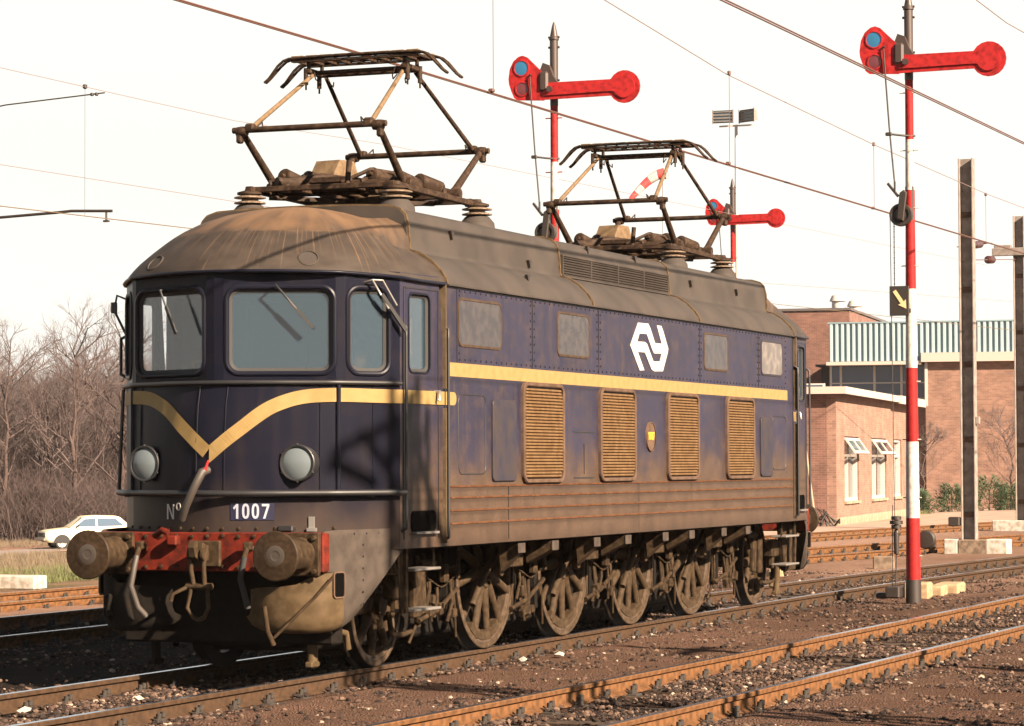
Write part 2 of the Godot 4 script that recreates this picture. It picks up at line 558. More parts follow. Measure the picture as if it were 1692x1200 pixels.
func build_ground() -> void:
	var n := fnl(61, 0.12, 5)
	var fine := fnl(62, 1.1, 4)
	var xs := [-400.0, -150.0, -60.0, -30.0, -15.0]
	var x := -8.0
	while x < 40.0: xs.append(x); x += 0.2
	while x < 130.0: xs.append(x); x += 1.5
	xs += [140.0, 160.0, 200.0, 300.0, 500.0, 900.0]
	var zs := [-700.0, -400.0, -250.0, -180.0, -140.0, -110.0, -90.0]
	var z := -80.0
	while z < -14.0: zs.append(z); z += 2.0
	while z < 8.0: zs.append(z); z += 0.2
	while z < 14.0: zs.append(z); z += 1.0
	zs += [18.0, 30.0, 60.0, 150.0, 400.0]
	var s := SurfaceTool.new()
	s.begin(Mesh.PRIMITIVE_TRIANGLES)
	s.set_smooth_group(0)
	var height := func(xx: float, zz: float) -> float:
		var y := ground_y(xx, zz)
		if xx > -9.0 and xx < 41.0 and zz > -14.0 and zz < 9.0:
			y += fine.get_noise_2d(xx, zz) * 0.03 + n.get_noise_2d(xx, zz) * 0.035
			for t in [1, 2, 4]:
				var d := absf(zz - track_z(t, xx))
				if d < 1.0: y = minf(y, -0.15) - 0.02 * smoothstep(1.0, 0.5, d)
		return y
	for zz in zs:
		for xx in xs:
			var y: float = height.call(xx, zz)
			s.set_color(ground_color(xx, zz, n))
			s.set_normal(Vector3(y - height.call(xx + .15, zz), .15, y - height.call(xx, zz + .15)).normalized())
			s.add_vertex(Vector3(xx, y, zz))
	var w := xs.size()
	for j in zs.size() - 1:
		for i in w - 1:
			var a := j * w + i
			for q in [a, a + 1, a + w + 1, a, a + w + 1, a + w]: s.add_index(q)
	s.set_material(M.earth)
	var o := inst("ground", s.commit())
	tag(o, "brown cinder and earth ground of the railway yard", "", "", "structure")
	# the road behind the grass strip on the left
	s = sb()
	for i in 22:
		var x0 := 10.0 + i * 8.0
		var p := func(xx: float, k: float) -> Vector3:
			var zz := -41.6 - 5.6 * k + (xx - 76.0) * -0.12
			return Vector3(xx, ground_y(xx, zz) + 0.03, zz)
		for k in 2: quad(s, p.call(x0, k * 0.5), p.call(x0, k * 0.5 + 0.5), p.call(x0 + 8.0, k * 0.5 + 0.5), p.call(x0 + 8.0, k * 0.5))
	tag(obj("road", s, M.asphalt), "pale grey service road behind the grass strip", "", "", "structure")

func rail_mesh(k: int, side: float, x0: float, x1: float, cant: float, step: float, body: Material, top: Material) -> Array:
	var prof := [Vector2(-.0625, -.15), Vector2(-.0625, -.14), Vector2(-.012, -.118), Vector2(-.009, -.05), Vector2(-.035, -.035), Vector2(-.036, -.008), Vector2(-.028, 0), Vector2(.028, 0), Vector2(.036, -.008), Vector2(.035, -.035), Vector2(.009, -.05), Vector2(.012, -.118), Vector2(.0625, -.14), Vector2(.0625, -.15)]
	var rings := []
	var x := x0
	while x <= x1 + 0.01:
		var ring := []
		for p in prof: ring.append(Vector3(x, p.y + cant, track_z(k, x) + side * 0.755 + p.x))
		rings.append(ring)
		x += step
	var s := sb()
	var t := sb()
	for i in rings.size() - 1:
		for j in prof.size() - 1:
			var q: SurfaceTool = t if j == 6 else s
			quad(q, rings[i][j], rings[i + 1][j], rings[i + 1][j + 1], rings[i][j + 1])
	return [done(s, body), done(t, top)]

func build_track(k: int, label: String, x0: float, x1: float, cant: float, body: Material, top: Material, detail: float) -> void:
	var t := thing("railway_track", label, "railway track", Vector3.ZERO, "rail tracks of the yard")
	for side in [-1.0, 1.0]:
		var m := rail_mesh(k, side, x0, x1, cant if side < 0 else 0.0, 1.0, body, top)
		var r := inst("rail", m[0], t)
		inst("running_surface", m[1], r)
	var s := sb()
	box(s, Vector3.ZERO, Vector3(.24, .1, 2.5), Basis(), .012)
	var sleeper := done(s, M.sleeper_wood)
	s = sb()
	box(s, Vector3(0, -.004, 0), Vector3(.17, .03, .3), Basis(), .005)
	for e in [-1.0, 1.0]:
		box(s, Vector3(0, .025, e * .088), Vector3(.12, .035, .045), Basis(), .006)
		lathe(s, [Vector2(.0, .085), Vector2(.022, .08), Vector2(.022, .04), Vector2(.016, .035), Vector2(.016, 0)], Transform3D(Basis(), Vector3(.03, .01, e * .1)), 6)
		lathe(s, [Vector2(.0, .075), Vector2(.02, .07), Vector2(.02, .03), Vector2(.014, .0)], Transform3D(Basis(), Vector3(-.035, .01, e * .1)), 6)
	var chair := done(s, M.chair_iron)
	var r2 := RandomNumberGenerator.new()
	r2.seed = 100 + k
	var x := x0 + 0.3
	while x < minf(x1, detail):
		var zc := track_z(k, x)
		inst("sleeper", sleeper, t, Transform3D(Basis(Vector3.UP, r2.randf_range(-.03, .03)), Vector3(x, -.206 + r2.randf_range(-.01, .008), zc)))
		for side in [-1.0, 1.0]:
			inst("rail_chair", chair, t, Transform3D(Basis(Vector3.UP, r2.randf_range(-.04, .04)), Vector3(x + r2.randf_range(-.02, .02), -.155 + (cant if side < 0 else 0.0), zc + side * 0.755)))
		x += 0.62

func build_stones() -> void:
	var meshes := []
	var r := RandomNumberGenerator.new()
	r.seed = 5
	var ico := []
	var g := (1.0 + sqrt(5.0)) / 2.0
	for v in [Vector3(-1, g, 0), Vector3(1, g, 0), Vector3(-1, -g, 0), Vector3(1, -g, 0), Vector3(0, -1, g), Vector3(0, 1, g), Vector3(0, -1, -g), Vector3(0, 1, -g), Vector3(g, 0, -1), Vector3(g, 0, 1), Vector3(-g, 0, -1), Vector3(-g, 0, 1)]:
		ico.append(v.normalized() * r.randf_range(0.65, 1.15))
	var f := [0, 11, 5, 0, 5, 1, 0, 1, 7, 0, 7, 10, 0, 10, 11, 1, 5, 9, 5, 11, 4, 11, 10, 2, 10, 7, 6, 7, 1, 8, 3, 9, 4, 3, 4, 2, 3, 2, 6, 3, 6, 8, 3, 8, 9, 4, 9, 5, 2, 4, 11, 6, 2, 10, 8, 6, 7, 9, 8, 1]
	var s := sb()
	for i in range(0, 60, 3): tri(s, ico[f[i]], ico[f[i + 2]], ico[f[i + 1]])
	var mesh := done(s, M.stone)
	var places := []
	var n := fnl(63, 0.5, 3)
	while places.size() < 170000:
		var x := -6.0 + 34.0 * pow(r.randf(), 1.5)
		var z := r.randf_range(-7.5, 8.0)
		var p := 0.28
		for t in [1, 2, 4]:
			var d := absf(z - track_z(t, x))
			p = maxf(p, 1.0 - smoothstep(0.9, 1.5, d))
			if absf(d - 0.755) < 0.075: p = 0.0
		if z > track_z(4, x) + 1.0: p = maxf(p, 0.6)
		p *= 0.55 + n.get_noise_2d(x, z) * 1.2
		if r.randf() > p: continue
		var sz := 0.006 + 0.026 * pow(r.randf(), 4.0)
		var y := -0.15 if p < 0.3 else -0.165
		var b := Basis(Vector3(r.randf_range(-1, 1), r.randf_range(-1, 1), r.randf_range(-1, 1)).normalized(), r.randf() * TAU).scaled(Vector3(sz, sz * 0.75, sz * r.randf_range(0.8, 1.3)))
		var c := r.randf()
		var col := Color(.026, .02, .018) if c < 0.45 else Color(.065, .042, .032) if c < 0.8 else Color(.11, .075, .056) if c < 0.98 else Color(.25, .2, .16)
		places.append([Transform3D(b, Vector3(x, y + 0.03 + n.get_noise_2d(x * 2, z * 2) * 0.015, z)), col])
	var mm := MultiMesh.new()
	mm.transform_format = MultiMesh.TRANSFORM_3D
	mm.use_colors = true
	mm.mesh = mesh
	mm.instance_count = places.size()
	for i in places.size():
		mm.set_instance_transform(i, places[i][0])
		mm.set_instance_color(i, places[i][1])
	var o := MultiMeshInstance3D.new()
	o.multimesh = mm
	put(self, o, "ballast_stones")
	tag(o, "loose dark ballast stones and clinker strewn between the rails", "ballast", "", "stuff")

# ------------------------------------------------------------------ locomotive
# plan of the nose and flank, (x, z) from the middle of the front to the middle of the side
const NOSE := [Vector2(0, 0), Vector2(.012, .15), Vector2(.06, .35), Vector2(.14, .55), Vector2(.25, .75), Vector2(.36, .965), Vector2(.43, 1.02), Vector2(.53, 1.10), Vector2(.66, 1.195), Vector2(.79, 1.28), Vector2(.90, 1.335), Vector2(1.25, 1.362), Vector2(1.76, 1.40), Vector2(4.6, 1.40), Vector2(7.49, 1.40)]
const BAND := [Vector2(0, 0), Vector2(.012, .085), Vector2(.385, .965), Vector2(.44, 1.03), Vector2(.80, 1.285), Vector2(.90, 1.335), Vector2(1.76, 1.40)]

func bulge(y: float) -> float:
	var ys := [1.0, 1.2, 1.56, 2.0, 2.3, 2.5]
	var bs := [.085, .09, .09, .08, .05, 0.0]
	for i in 5:
		if y <= ys[i + 1]: return lerpf(bs[i], bs[i + 1], clampf((y - ys[i]) / (ys[i + 1] - ys[i]), 0, 1))
	return 0.0

func nose_at(z: float, y: float, out := 0.0) -> Vector3:   # point on the skin of the front, |z| < 1.4
	var az := absf(z)
	for i in 12:
		var p: Vector2 = NOSE[i]
		var q: Vector2 = NOSE[i + 1]
		if az <= q.y or i == 11:
			var t := clampf((az - p.y) / (q.y - p.y), 0, 1)
			var x := lerpf(p.x, q.x, t) - bulge(y) * maxf(0, 1 - az * az)
			var d0: Vector2 = (NOSE[i + 1] - NOSE[maxi(i - 1, 0)]).normalized()
			var d1: Vector2 = (NOSE[mini(i + 2, 12)] - NOSE[i]).normalized()
			var d := d0.lerp(d1, t).normalized()
			return Vector3(x - d.y * out, y, (az + d.x * out) * (1.0 if z >= 0 else -1.0))
	return Vector3.ZERO

func skirt_ring(y: float, out: float, bul := true) -> Array:   # whole plan, both ends
	var half := []
	for i in NOSE.size():
		var d: Vector2 = (NOSE[mini(i + 1, NOSE.size() - 1)] - NOSE[maxi(i - 1, 0)]).normalized()
		if i == 0: d = Vector2(0, 1)
		var p: Vector2 = NOSE[i] + Vector2(-d.y, d.x) * out
		if bul: p.x -= bulge(y) * maxf(0, 1 - NOSE[i].y * NOSE[i].y)
		half.append(p)
	var ring := []
	for p in half: ring.append(Vector3(p.x, y, p.y))
	for i in range(half.size() - 2, -1, -1): ring.append(Vector3(LL - half[i].x, y, half[i].y))
	for i in range(1, half.size()): ring.append(Vector3(LL - half[i].x, y, -half[i].y))
	for i in range(half.size() - 2, 0, -1): ring.append(Vector3(half[i].x, y, -half[i].y))
	return ring

func build_body(loco: Node3D) -> void:
	# lower shell
	var ys := [1.07, 1.22, 1.4, 1.56, 1.8, 2.0, 2.3, 2.42, 2.5]
	var side := SurfaceTool.new(); side.begin(Mesh.PRIMITIVE_TRIANGLES)
	var nose := SurfaceTool.new(); nose.begin(Mesh.PRIMITIVE_TRIANGLES)
	var rings := []
	for y in ys: rings.append(skirt_ring(y, 0.0))
	var n: int = rings[0].size()
	for i in rings.size() - 1:
		var arc := 0.0
		for k in n:
			var j := (k + 1) % n
			var a: Vector3 = rings[i][k]
			var b: Vector3 = rings[i][j]
			var mid := (a.x + b.x) / 2
			var is_side := mid > .86 and mid < LL - .86
			var s := side if is_side else nose
			s.set_smooth_group(0)
			var l := a.distance_to(b)
			var u0 := (a.x if is_side else arc) / (16.0 if is_side else 4.6)
			var u1 := (b.x if is_side else arc + l) / (16.0 if is_side else 4.6)
			arc += l
			var v0: float = minf((3.5 - ys[i]) / 2.4, .995)
			var v1: float = (3.5 - ys[i + 1]) / 2.4
			quaduv(s, [a, rings[i + 1][k], rings[i + 1][j], b], [Vector2(u0, v0), Vector2(u0, v1), Vector2(u1, v1), Vector2(u1, v0)])
	# upper band: flank
	for zs in [1.0, -1.0]:
		var p := [Vector3(1.76, 2.5, 1.4 * zs), Vector3(1.76, 3.42, 1.4 * zs), Vector3(LL - 1.76, 3.42, 1.4 * zs), Vector3(LL - 1.76, 2.5, 1.4 * zs)]
		var uv := []
		for q in p: uv.append(Vector2(q.x / 16.0, (3.5 - q.y) / 2.4))
		side.set_smooth_group(-1)
		if zs < 0: quaduv(side, [p[3], p[2], p[1], p[0]], [uv[3], uv[2], uv[1], uv[0]])
		else: quaduv(side, p, uv)
	# upper band: the two cab fronts with their window openings
	for e in 2:
		for zs in [1.0, -1.0]:
			for i in 6:
				var skin := side if i == 5 else nose
				var a2: Vector2 = BAND[i]
				var b2: Vector2 = BAND[i + 1]
				var A := Vector3(a2.x, 2.5, a2.y * zs)
				var B := Vector3(b2.x, 2.5, b2.y * zs)
				if e == 1:
					A.x = LL - A.x; B.x = LL - B.x
				var w := A.distance_to(B)
				var U := (B - A) / w
				var out := U.cross(Vector3.UP)
				var mid := (A + B) / 2
				if out.dot(Vector3(mid.x - clampf(mid.x, 2.0, LL - 2.0), 0, mid.z)) < 0: out = -out
				var xf := Transform3D(Basis(U, Vector3.UP, out), A)
				skin.set_smooth_group(-1)
				var spec: Array = [[], [.042, w - .03, .095, .80, .095], [], [.04, w - .022, .095, .80, .095], [], [.165, .56, .105, .79, .07]][i]
				if spec.is_empty():
					var P := [xf * Vector3(0, 0, 0), xf * Vector3(0, .965, 0), xf * Vector3(w, .965, 0), xf * Vector3(w, 0, 0)]
					var uv2 := [Vector2(i * .1, .417), Vector2(i * .1, .033), Vector2(i * .1 + .02, .033), Vector2(i * .1 + .02, .417)]
					quaduv(nose, P, uv2)
					continue
				cab_window(loco, skin, xf, w, spec, i, zs)
	side.generate_normals(); side.set_material(M.navy_side)
	nose.generate_normals(); nose.set_material(M.navy_nose)
	var body := part("body", loco)
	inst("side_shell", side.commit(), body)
	inst("nose_shell", nose.commit(), body)

func cab_window(loco: Node3D, skin: SurfaceTool, xf: Transform3D, w: float, sp: Array, i: int, zs: float) -> void:
	var c := Vector2((sp[0] + sp[1]) / 2, (sp[2] + sp[3]) / 2)
	var ww: float = sp[1] - sp[0]
	var hh: float = sp[3] - sp[2]
	var rr := rrect(ww, hh, sp[4])
	var inner := []
	var outer := []
	for p in rr[0]:
		var q: Vector2 = p + c
		inner.append(q)
		var d: Vector2 = p
		var t := 1e9
		if d.x > 1e-6: t = minf(t, (w - c.x) / d.x)
		if d.x < -1e-6: t = minf(t, -c.x / d.x)
		if d.y > 1e-6: t = minf(t, (.965 - c.y) / d.y)
		if d.y < -1e-6: t = minf(t, -c.y / d.y)
		outer.append(c + d * t)
	var n := inner.size()
	var uvof := func(q: Vector2) -> Vector2: return Vector2(q.x / 4.6 + i * .17, (1.0 - q.y) / 2.4) if i < 5 else Vector2((.9 + q.x) / 16.0, (1.0 - q.y) / 2.4)
	var P := func(q: Vector2) -> Vector3: return xf * Vector3(q.x, q.y, 0)
	for k in n:
		var j := (k + 1) % n
		quaduv(skin, [P.call(outer[k]), P.call(outer[j]), P.call(inner[j]), P.call(inner[k])], [uvof.call(outer[k]), uvof.call(outer[j]), uvof.call(inner[j]), uvof.call(inner[k])])
		var a: Vector2 = outer[k]
		var b: Vector2 = outer[j]
		if absf(a.x - b.x) > 1e-4 and absf(a.y - b.y) > 1e-4:
			var cor := Vector2(0.0 if minf(a.x, b.x) < .01 else w, 0.0 if minf(a.y, b.y) < .01 else .965)
			triuv(skin, [P.call(a), P.call(cor), P.call(b)], [uvof.call(a), uvof.call(cor), uvof.call(b)])
		var back := xf.basis.z * -.06
		quaduv(skin, [P.call(inner[k]), P.call(inner[j]), P.call(inner[j]) + back, P.call(inner[k]) + back], [uvof.call(a), uvof.call(b), uvof.call(b), uvof.call(a)])
	var win := part("cab_window" if i < 5 else "door_window", loco)
	var ct := xf * Transform3D(Basis(), Vector3(c.x, c.y, 0))
	var s := sb()
	if i < 5: frame(s, ww, hh, sp[4], [Vector2(-.004, -.03), Vector2(-.004, .004), Vector2(.004, .014), Vector2(.02, .018), Vector2(.034, .012), Vector2(.042, .0)], ct)
	else: frame(s, ww, hh, sp[4], [Vector2(-.003, -.03), Vector2(-.003, .008), Vector2(.012, .008), Vector2(.016, .0)], ct)
	obj("window_frame", s, M.navy_plain, win)
	s = sb()
	frame(s, ww, hh, sp[4], [Vector2(-.0045, -.045), Vector2(-.03, -.035), Vector2(-.032, -.026), Vector2(-.005, -.012)], ct)
	obj("rubber_seal", s, M.rubber, win)
	s = sb()
	prism(s, rpoly(ww - .012, hh - .012, sp[4]), .006, ct * Transform3D(Basis(), Vector3(0, 0, -.036)))
	obj("pane", s, M.cab_glass, win)

func build_roof(loco: Node3D) -> void:
	var sec := [Vector2(1.42, 3.40), Vector2(1.405, 3.45), Vector2(1.36, 3.52), Vector2(1.26, 3.62), Vector2(1.15, 3.69), Vector2(1.065, 3.712)]
	var up := [Vector2(1.065, 3.712), Vector2(1.05, 3.75), Vector2(1.038, 3.95), Vector2(1.015, 4.04), Vector2(.965, 4.09), Vector2(.86, 4.122), Vector2(.5, 4.14), Vector2(0, 4.145)]
	var s := sb()
	var xs := [1.75, 5.65, 9.25, LL - 1.75]
	for zs in [1.0, -1.0]:
		for prof in [sec, up]:
			for i in 3:
				var ra := []
				var rb := []
				for p in prof:
					ra.append(Vector3(xs[i], p.y, p.x * zs))
					rb.append(Vector3(xs[i + 1], p.y, p.x * zs))
				loft(s, [ra, rb] if zs > 0 else [rb, ra], false, 5)
	var roof := part("roof", loco)
	obj("roof_shell", s, M.roof_grey, roof)
	# ends of the raised part
	s = sb()
	for e in 2:
		var x := 1.75 if e == 0 else LL - 1.75
		var poly := PackedVector2Array()
		for p in up: poly.append(Vector2(p.x, p.y))
		for i in range(up.size() - 2, -1, -1): poly.append(Vector2(-up[i].x, up[i].y))
		prism(s, poly, .05, Transform3D(Basis(Vector3(0, 0, 1), Vector3(0, 1, 0), Vector3(-1 if e == 0 else 1, 0, 0)), Vector3(x + (0.03 if e == 0 else -.03), 0, 0)), .02)
	obj("raised_roof_end", s, M.roof_grey, roof)
	# the two domes over the cabs
	# each row of the dome: share of the plan, height at the front, height where it meets the roof
	var rr := [[1.0, 0.0, 0.0], [.985, .045, .055], [.955, .105, .115], [.92, .165, .17], [.86, .25, .235], [.79, .34, .293], [.755, .382, .308], [.742, .397, .43], [.7, .44, .55], [.6, .525, .615], [.45, .615, .685], [.3, .675, .715], [.15, .712, .728], [0.0, .728, .728]]
	for e in 2:
		var dome := SurfaceTool.new(); dome.begin(Mesh.PRIMITIVE_TRIANGLES); dome.set_smooth_group(0)
		var outl := []
		for zs in [-1, 1]:
			var idx := range(12, -1, -1) if zs < 0 else range(1, 13)
			for i in idx:
				var d: Vector2 = (NOSE[mini(i + 1, 13)] - NOSE[maxi(i - 1, 0)]).normalized()
				if i == 0: d = Vector2(0, 1)
				var p: Vector2 = NOSE[i] + Vector2(-d.y, d.x) * .022
				if i == 12: p = Vector2(1.76, 1.42)
				outl.append(Vector2(p.x, p.y * zs))
		var arc := [0.0]
		for i in range(1, outl.size()): arc.append(arc[-1] + outl[i].distance_to(outl[i - 1]))
		for j in rr.size() - 1:
			for i in outl.size() - 1:
				var P := []
				var U := []
				for q in [[i, j], [i, j + 1], [i + 1, j + 1], [i + 1, j]]:
					var o: Vector2 = outl[q[0]]
					var r: float = rr[q[1]][0]
					var x := lerpf(1.76, o.x, r)
					var hgt := lerpf(rr[q[1]][1], rr[q[1]][2], smoothstep(1.0, 1.72, x) if r > .5 else 0.0)
					P.append(Vector3(x if e == 0 else LL - x, 3.405 + hgt + .045 * r * (1.0 - smoothstep(.0, 1.3, o.x)), o.y * r))
					U.append(Vector2(arc[q[0]] / arc[-1], float(q[1]) / (rr.size() - 1)))
				if e == 1:
					P.reverse(); U.reverse()
				quaduv(dome, P, U)
		dome.generate_normals(); dome.set_material(M.roof_dome)
		inst("cab_dome", dome.commit(), roof)
		# rain gutter under the dome
		s = sb()
		var pts := []
		for o in outl:
			pts.append(Vector3(o.x if e == 0 else LL - o.x, 3.405 + .045 * (1.0 - smoothstep(.0, 1.3, o.x)), o.y))
		tube(s, pts, .017, 6)
		obj("rain_gutter", s, M.navy_plain, roof)
		# blanked lamp openings in the dome
		for zs in [1.0, -1.0]:
			var cpt := Vector3(.325, 3.56, .735 * zs)
			var nn := Vector3(-.66, .66, .36 * zs).normalized()
			if e == 1:
				cpt.x = LL - cpt.x; nn.x = -nn.x
			s = sb()
			lathe(s, [Vector2(.09, -.06), Vector2(.09, .012), Vector2(.08, .016), Vector2(.076, .006), Vector2(.0, .01)], along(nn, cpt), 24)
			obj("blanked_lamp_opening", s, M.roof_grey, roof)
	# seams with rust along their edges
	for x in [1.76, 5.65, 9.25, LL - 1.76]:
		for zs in [1.0, -1.0]:
			s = sb()
			var pts := []
			for p in sec: pts.append(Vector3(x, p.y + .006, p.x * zs + .004 * zs))
			for p in up.slice(1): pts.append(Vector3(x, p.y + .006, (p.x + .004) * zs))
			for i in pts.size() - 1: bar(s, pts[i], pts[i + 1], .028, .022)
			obj("roof_seam", s, M.seam_rust, roof)
	# eaves strip
	for zs in [1.0, -1.0]:
		s = sb()
		bar(s, Vector3(1.78, 3.405, 1.418 * zs), Vector3(LL - 1.78, 3.405, 1.418 * zs), .03, .016)
		obj("rain_gutter", s, M.roof_grey, roof)
	# air intake with horizontal slats in the raised part
	for zs in [1.0, -1.0]:
		var grille := part("roof_intake", loco)
		s = sb()
		box(s, Vector3(7.45, 3.835, 1.038 * zs), Vector3(3.46, .21, .02))
		obj("backing", s, M.void, grille)
		s = sb()
		box(s, Vector3.ZERO, Vector3(.84, .012, .03), Basis(Vector3.RIGHT, .5 * zs))
		var slat := done(s, M.roof_grey)
		for c in 4:
			for i in 8:
				inst("slat", slat, grille, Transform3D(Basis(), Vector3(6.15 + c * .867, 3.745 + i * .026, (1.058 - i * .0012) * zs)))
		s = sb()
		for c in 5: box(s, Vector3(5.715 + c * .867, 3.835, 1.056 * zs), Vector3(.022, .21, .03))
		box(s, Vector3(7.45, 3.943, 1.048 * zs), Vector3(3.5, .016, .04))
		box(s, Vector3(7.45, 3.726, 1.062 * zs), Vector3(3.5, .016, .04))
		obj("intake_frame", s, M.roof_grey, grille)
	# small vents
	for q in [[2.75, 3.93, 1.04], [4.75, 3.79, 1.05], [6.6, 4.06, 1.0], [8.15, 4.06, 1.0], [10.05, 3.9, 1.045], [11.9, 3.9, 1.045], [4.1, 3.6, 1.28]]:
		s = sb()
		prism(s, PackedVector2Array([Vector2(-.04, .035), Vector2(.04, .035), Vector2(.0, -.045)]), .03, Transform3D(Basis(), Vector3(q[0], q[1], q[2])))
		obj("roof_vent", s, M.iron_black, roof)

func build_side_details(loco: Node3D) -> void:
	var s: SurfaceTool
	for zs in [1.0]:
		var face := Transform3D(Basis(Vector3(zs, 0, 0), Vector3.UP, Vector3(0, 0, zs)), Vector3(0, 0, 1.4 * zs))
		var at := func(x: float, y: float, out := 0.0) -> Transform3D: return face * Transform3D(Basis(), Vector3(x * zs, y, out))
		# side windows, dusty and flush
		var wi := 0
		for q in [[2.6, 3.085, 1.03, .40], [5.1, 3.085, .9, .40], [9.92, 3.085, .9, .39], [12.24, 3.09, .9, .39]]:
			var win := part("side_window", loco)
			s = sb()
			frame(s, q[2] + .02, q[3] + .02, .07, [Vector2(-.012, .004), Vector2(-.008, .01), Vector2(.012, .008), Vector2(.014, 0)], at.call(q[0], q[1]))
			obj("window_frame", s, M.window_rim if wi < 3 else M.navy_side_tri, win)
			s = sb()
			prism(s, rpoly(q[2], q[3], .06), .005, at.call(q[0], q[1], -.0005))
			obj("pane", s, M.dusty_glass if wi < 3 else M.dusty_glass_sheen, win)  # last pane brighter, a reflection in its colour
			wi += 1
		# four louvres
		for x in [4.19, 6.39, 8.61, 10.82]:
			var lv := part("louvre_grille", loco)
			s = sb()
			prism(s, rpoly(1.1, .95, .09), .006, at.call(x, 2.1, .001))
			obj("backing", s, M.iron_black, lv)
			s = sb()
			frame(s, 1.06, .91, .08, [Vector2(-.01, .002), Vector2(-.01, .035), Vector2(.0, .042), Vector2(.022, .042), Vector2(.03, .03), Vector2(.03, 0)], at.call(x, 2.1))
			obj("louvre_frame", s, M.rib_dirt, lv)
			s = sb()
			box(s, Vector3.ZERO, Vector3(1.04, .024, .03), Basis(Vector3.RIGHT, -.6), .003)
			var slat := done(s, M.slat_tan)
			s = sb()
			box(s, Vector3.ZERO, Vector3(.96, .024, .03), Basis(Vector3.RIGHT, -.6), .003)
			var short_slat := done(s, M.slat_tan)
			for i in 28:
				inst("slat", short_slat if i < 2 or i > 25 else slat, lv, at.call(x, 1.678 + i * .0308, .018))
		# yellow lining
		s = sb()
		var poly := PackedVector2Array()
		for i in 7:
			var a := PI / 2 + PI * i / 6.0
			poly.append(Vector2(1.80 + cos(a) * .062, 2.65 + sin(a) * .062))
		poly.append(Vector2(12.93, 2.588)); poly.append(Vector2(12.93, 2.712))
		prism(s, mirror(poly, zs), .004, face)
		obj("yellow_stripe", s, M.yellow_stripe, loco)
		# beads along the dirty lower side
		for y in [1.6, 1.5, 1.385, 1.268]:
			s = sb()
			bar(s, Vector3(1.88, y, 1.401 * zs), Vector3(LL - 1.88, y, 1.401 * zs), .014, .016)
			obj("side_bead", s, M.bead_rust, loco)
		# panels and covers
		for q in [[3.17, 2.02, .6, .76, .022], [11.95, 2.0, .5, .72, .022]]:
			s = sb()
			frame(s, q[2] - .04, q[3] - .04, .03, [Vector2(0, q[4]), Vector2(.015, q[4]), Vector2(.02, q[4] - .006), Vector2(.02, 0)], at.call(q[0], q[1]))
			prism(s, rpoly(q[2] - .04, q[3] - .04, .03), q[4], at.call(q[0], q[1]))
			obj("side_cover", s, M.navy_side_tri, loco)
		for q in [[2.4, 2.07, .66, .72], [12.55, 2.05, .6, .66]]:
			s = sb()
			frame(s, q[2], q[3], .08, [Vector2(-.006, 0), Vector2(-.003, .005), Vector2(.004, .005), Vector2(.007, 0)], at.call(q[0], q[1]))
			obj("panel_outline", s, M.black_paint, loco)
		# vertical joints between the plates
		for q in [[2.04, 2.72, 3.38], [3.95, 2.72, 3.38], [5.86, 2.72, 3.38], [9.3, 2.72, 3.38], [11.66, 2.72, 3.38], [5.4, 1.7, 2.0], [3.3, 1.1, 1.6], [1.79, 1.1, 3.4], [LL - 1.79, 1.1, 3.4]]:
			s = sb()
			bar(s, Vector3(q[0], q[1], 1.4 * zs), Vector3(q[0], q[2], 1.4 * zs), .012, .01)
			obj("plate_joint", s, M.black_paint, loco)
		for q in [[5.1, 5.7, 2.12], [5.1, 5.7, 1.66]]:
			s = sb()
			bar(s, Vector3(q[0], q[2], 1.4 * zs), Vector3(q[1], q[2], 1.4 * zs), .01, .012)
			obj("plate_joint", s, M.black_paint, loco)
		# rivets in rows round the blue plates: too small to pick apart
		s = sb()
		var rows := []
		for i in 84: rows.append(Vector2(2.1 + i * .129, 3.365)); rows.append(Vector2(2.1 + i * .129, 2.745))
		for x in [2.09, 3.9, 4.0, 5.81, 5.91, 9.25, 9.35, 11.61, 11.71, 12.85]:
			for i in 8: rows.append(Vector2(x, 2.8 + i * .075))
		for p in rows: lathe(s, [Vector2(.013, 0), Vector2(.009, .006), Vector2(0, .008)], Transform3D(Basis(Vector3.RIGHT, PI / 2 * zs), Vector3(p.x, p.y, 1.4 * zs)), 5)
		tag(obj("rivets", s, M.rivet_dark, loco), "", "", "", "stuff")
		# emblem: two interlocking arrows, white
		s = sb()
		for h in 2:
			var pl := PackedVector2Array()
			for q in [[135, 565], [285, 130], [480, 148], [520, 235], [610, 525], [742, 540], [645, 180], [735, 190], [775, 300], [872, 640], [862, 705], [845, 738], [590, 728], [555, 655], [450, 350], [310, 340], [268, 492]] if h == 0 else [[268, 492], [405, 500], [450, 535], [575, 882], [705, 885], [742, 732], [862, 705], [760, 1082], [590, 1076], [540, 1040], [410, 705], [275, 690], [398, 1048], [310, 1048], [135, 565]]:
				var xx: float = (q[0] - 505.0) / 737.0 * 1.29
				var yy: float = -(q[1] - 606.0 - (q[0] - 505.0) * .132) / 870.0 * .485
				pl.append(Vector2(xx, yy))
			prism(s, mirror(pl, zs) if zs < 0 else pl, .004 + .001 * h, at.call(7.5, 3.055) if zs > 0 else Transform3D(Basis(Vector3(1, 0, 0), Vector3.UP, Vector3(0, 0, -1)), Vector3(7.5, 3.055, -1.4)))
		obj("railway_emblem", s, M.logo_white, loco)
		# round number plate with yellow figures
		var pt := part("number_plate", loco)
		s = sb()
		prism(s, rpoly(.3, .3, .1499), .012, at.call(7.5, 2.09))
		frame(s, .3, .3, .1499, [Vector2(0, .02), Vector2(.008, .02), Vector2(.012, .0)], at.call(7.5, 2.09))
		obj("disc", s, M.rib_dirt, pt)
		text_mesh("figures", "1007", .085, .006, M.plate_yellow, pt, at.call(7.5, 2.095, .015), true, .8)
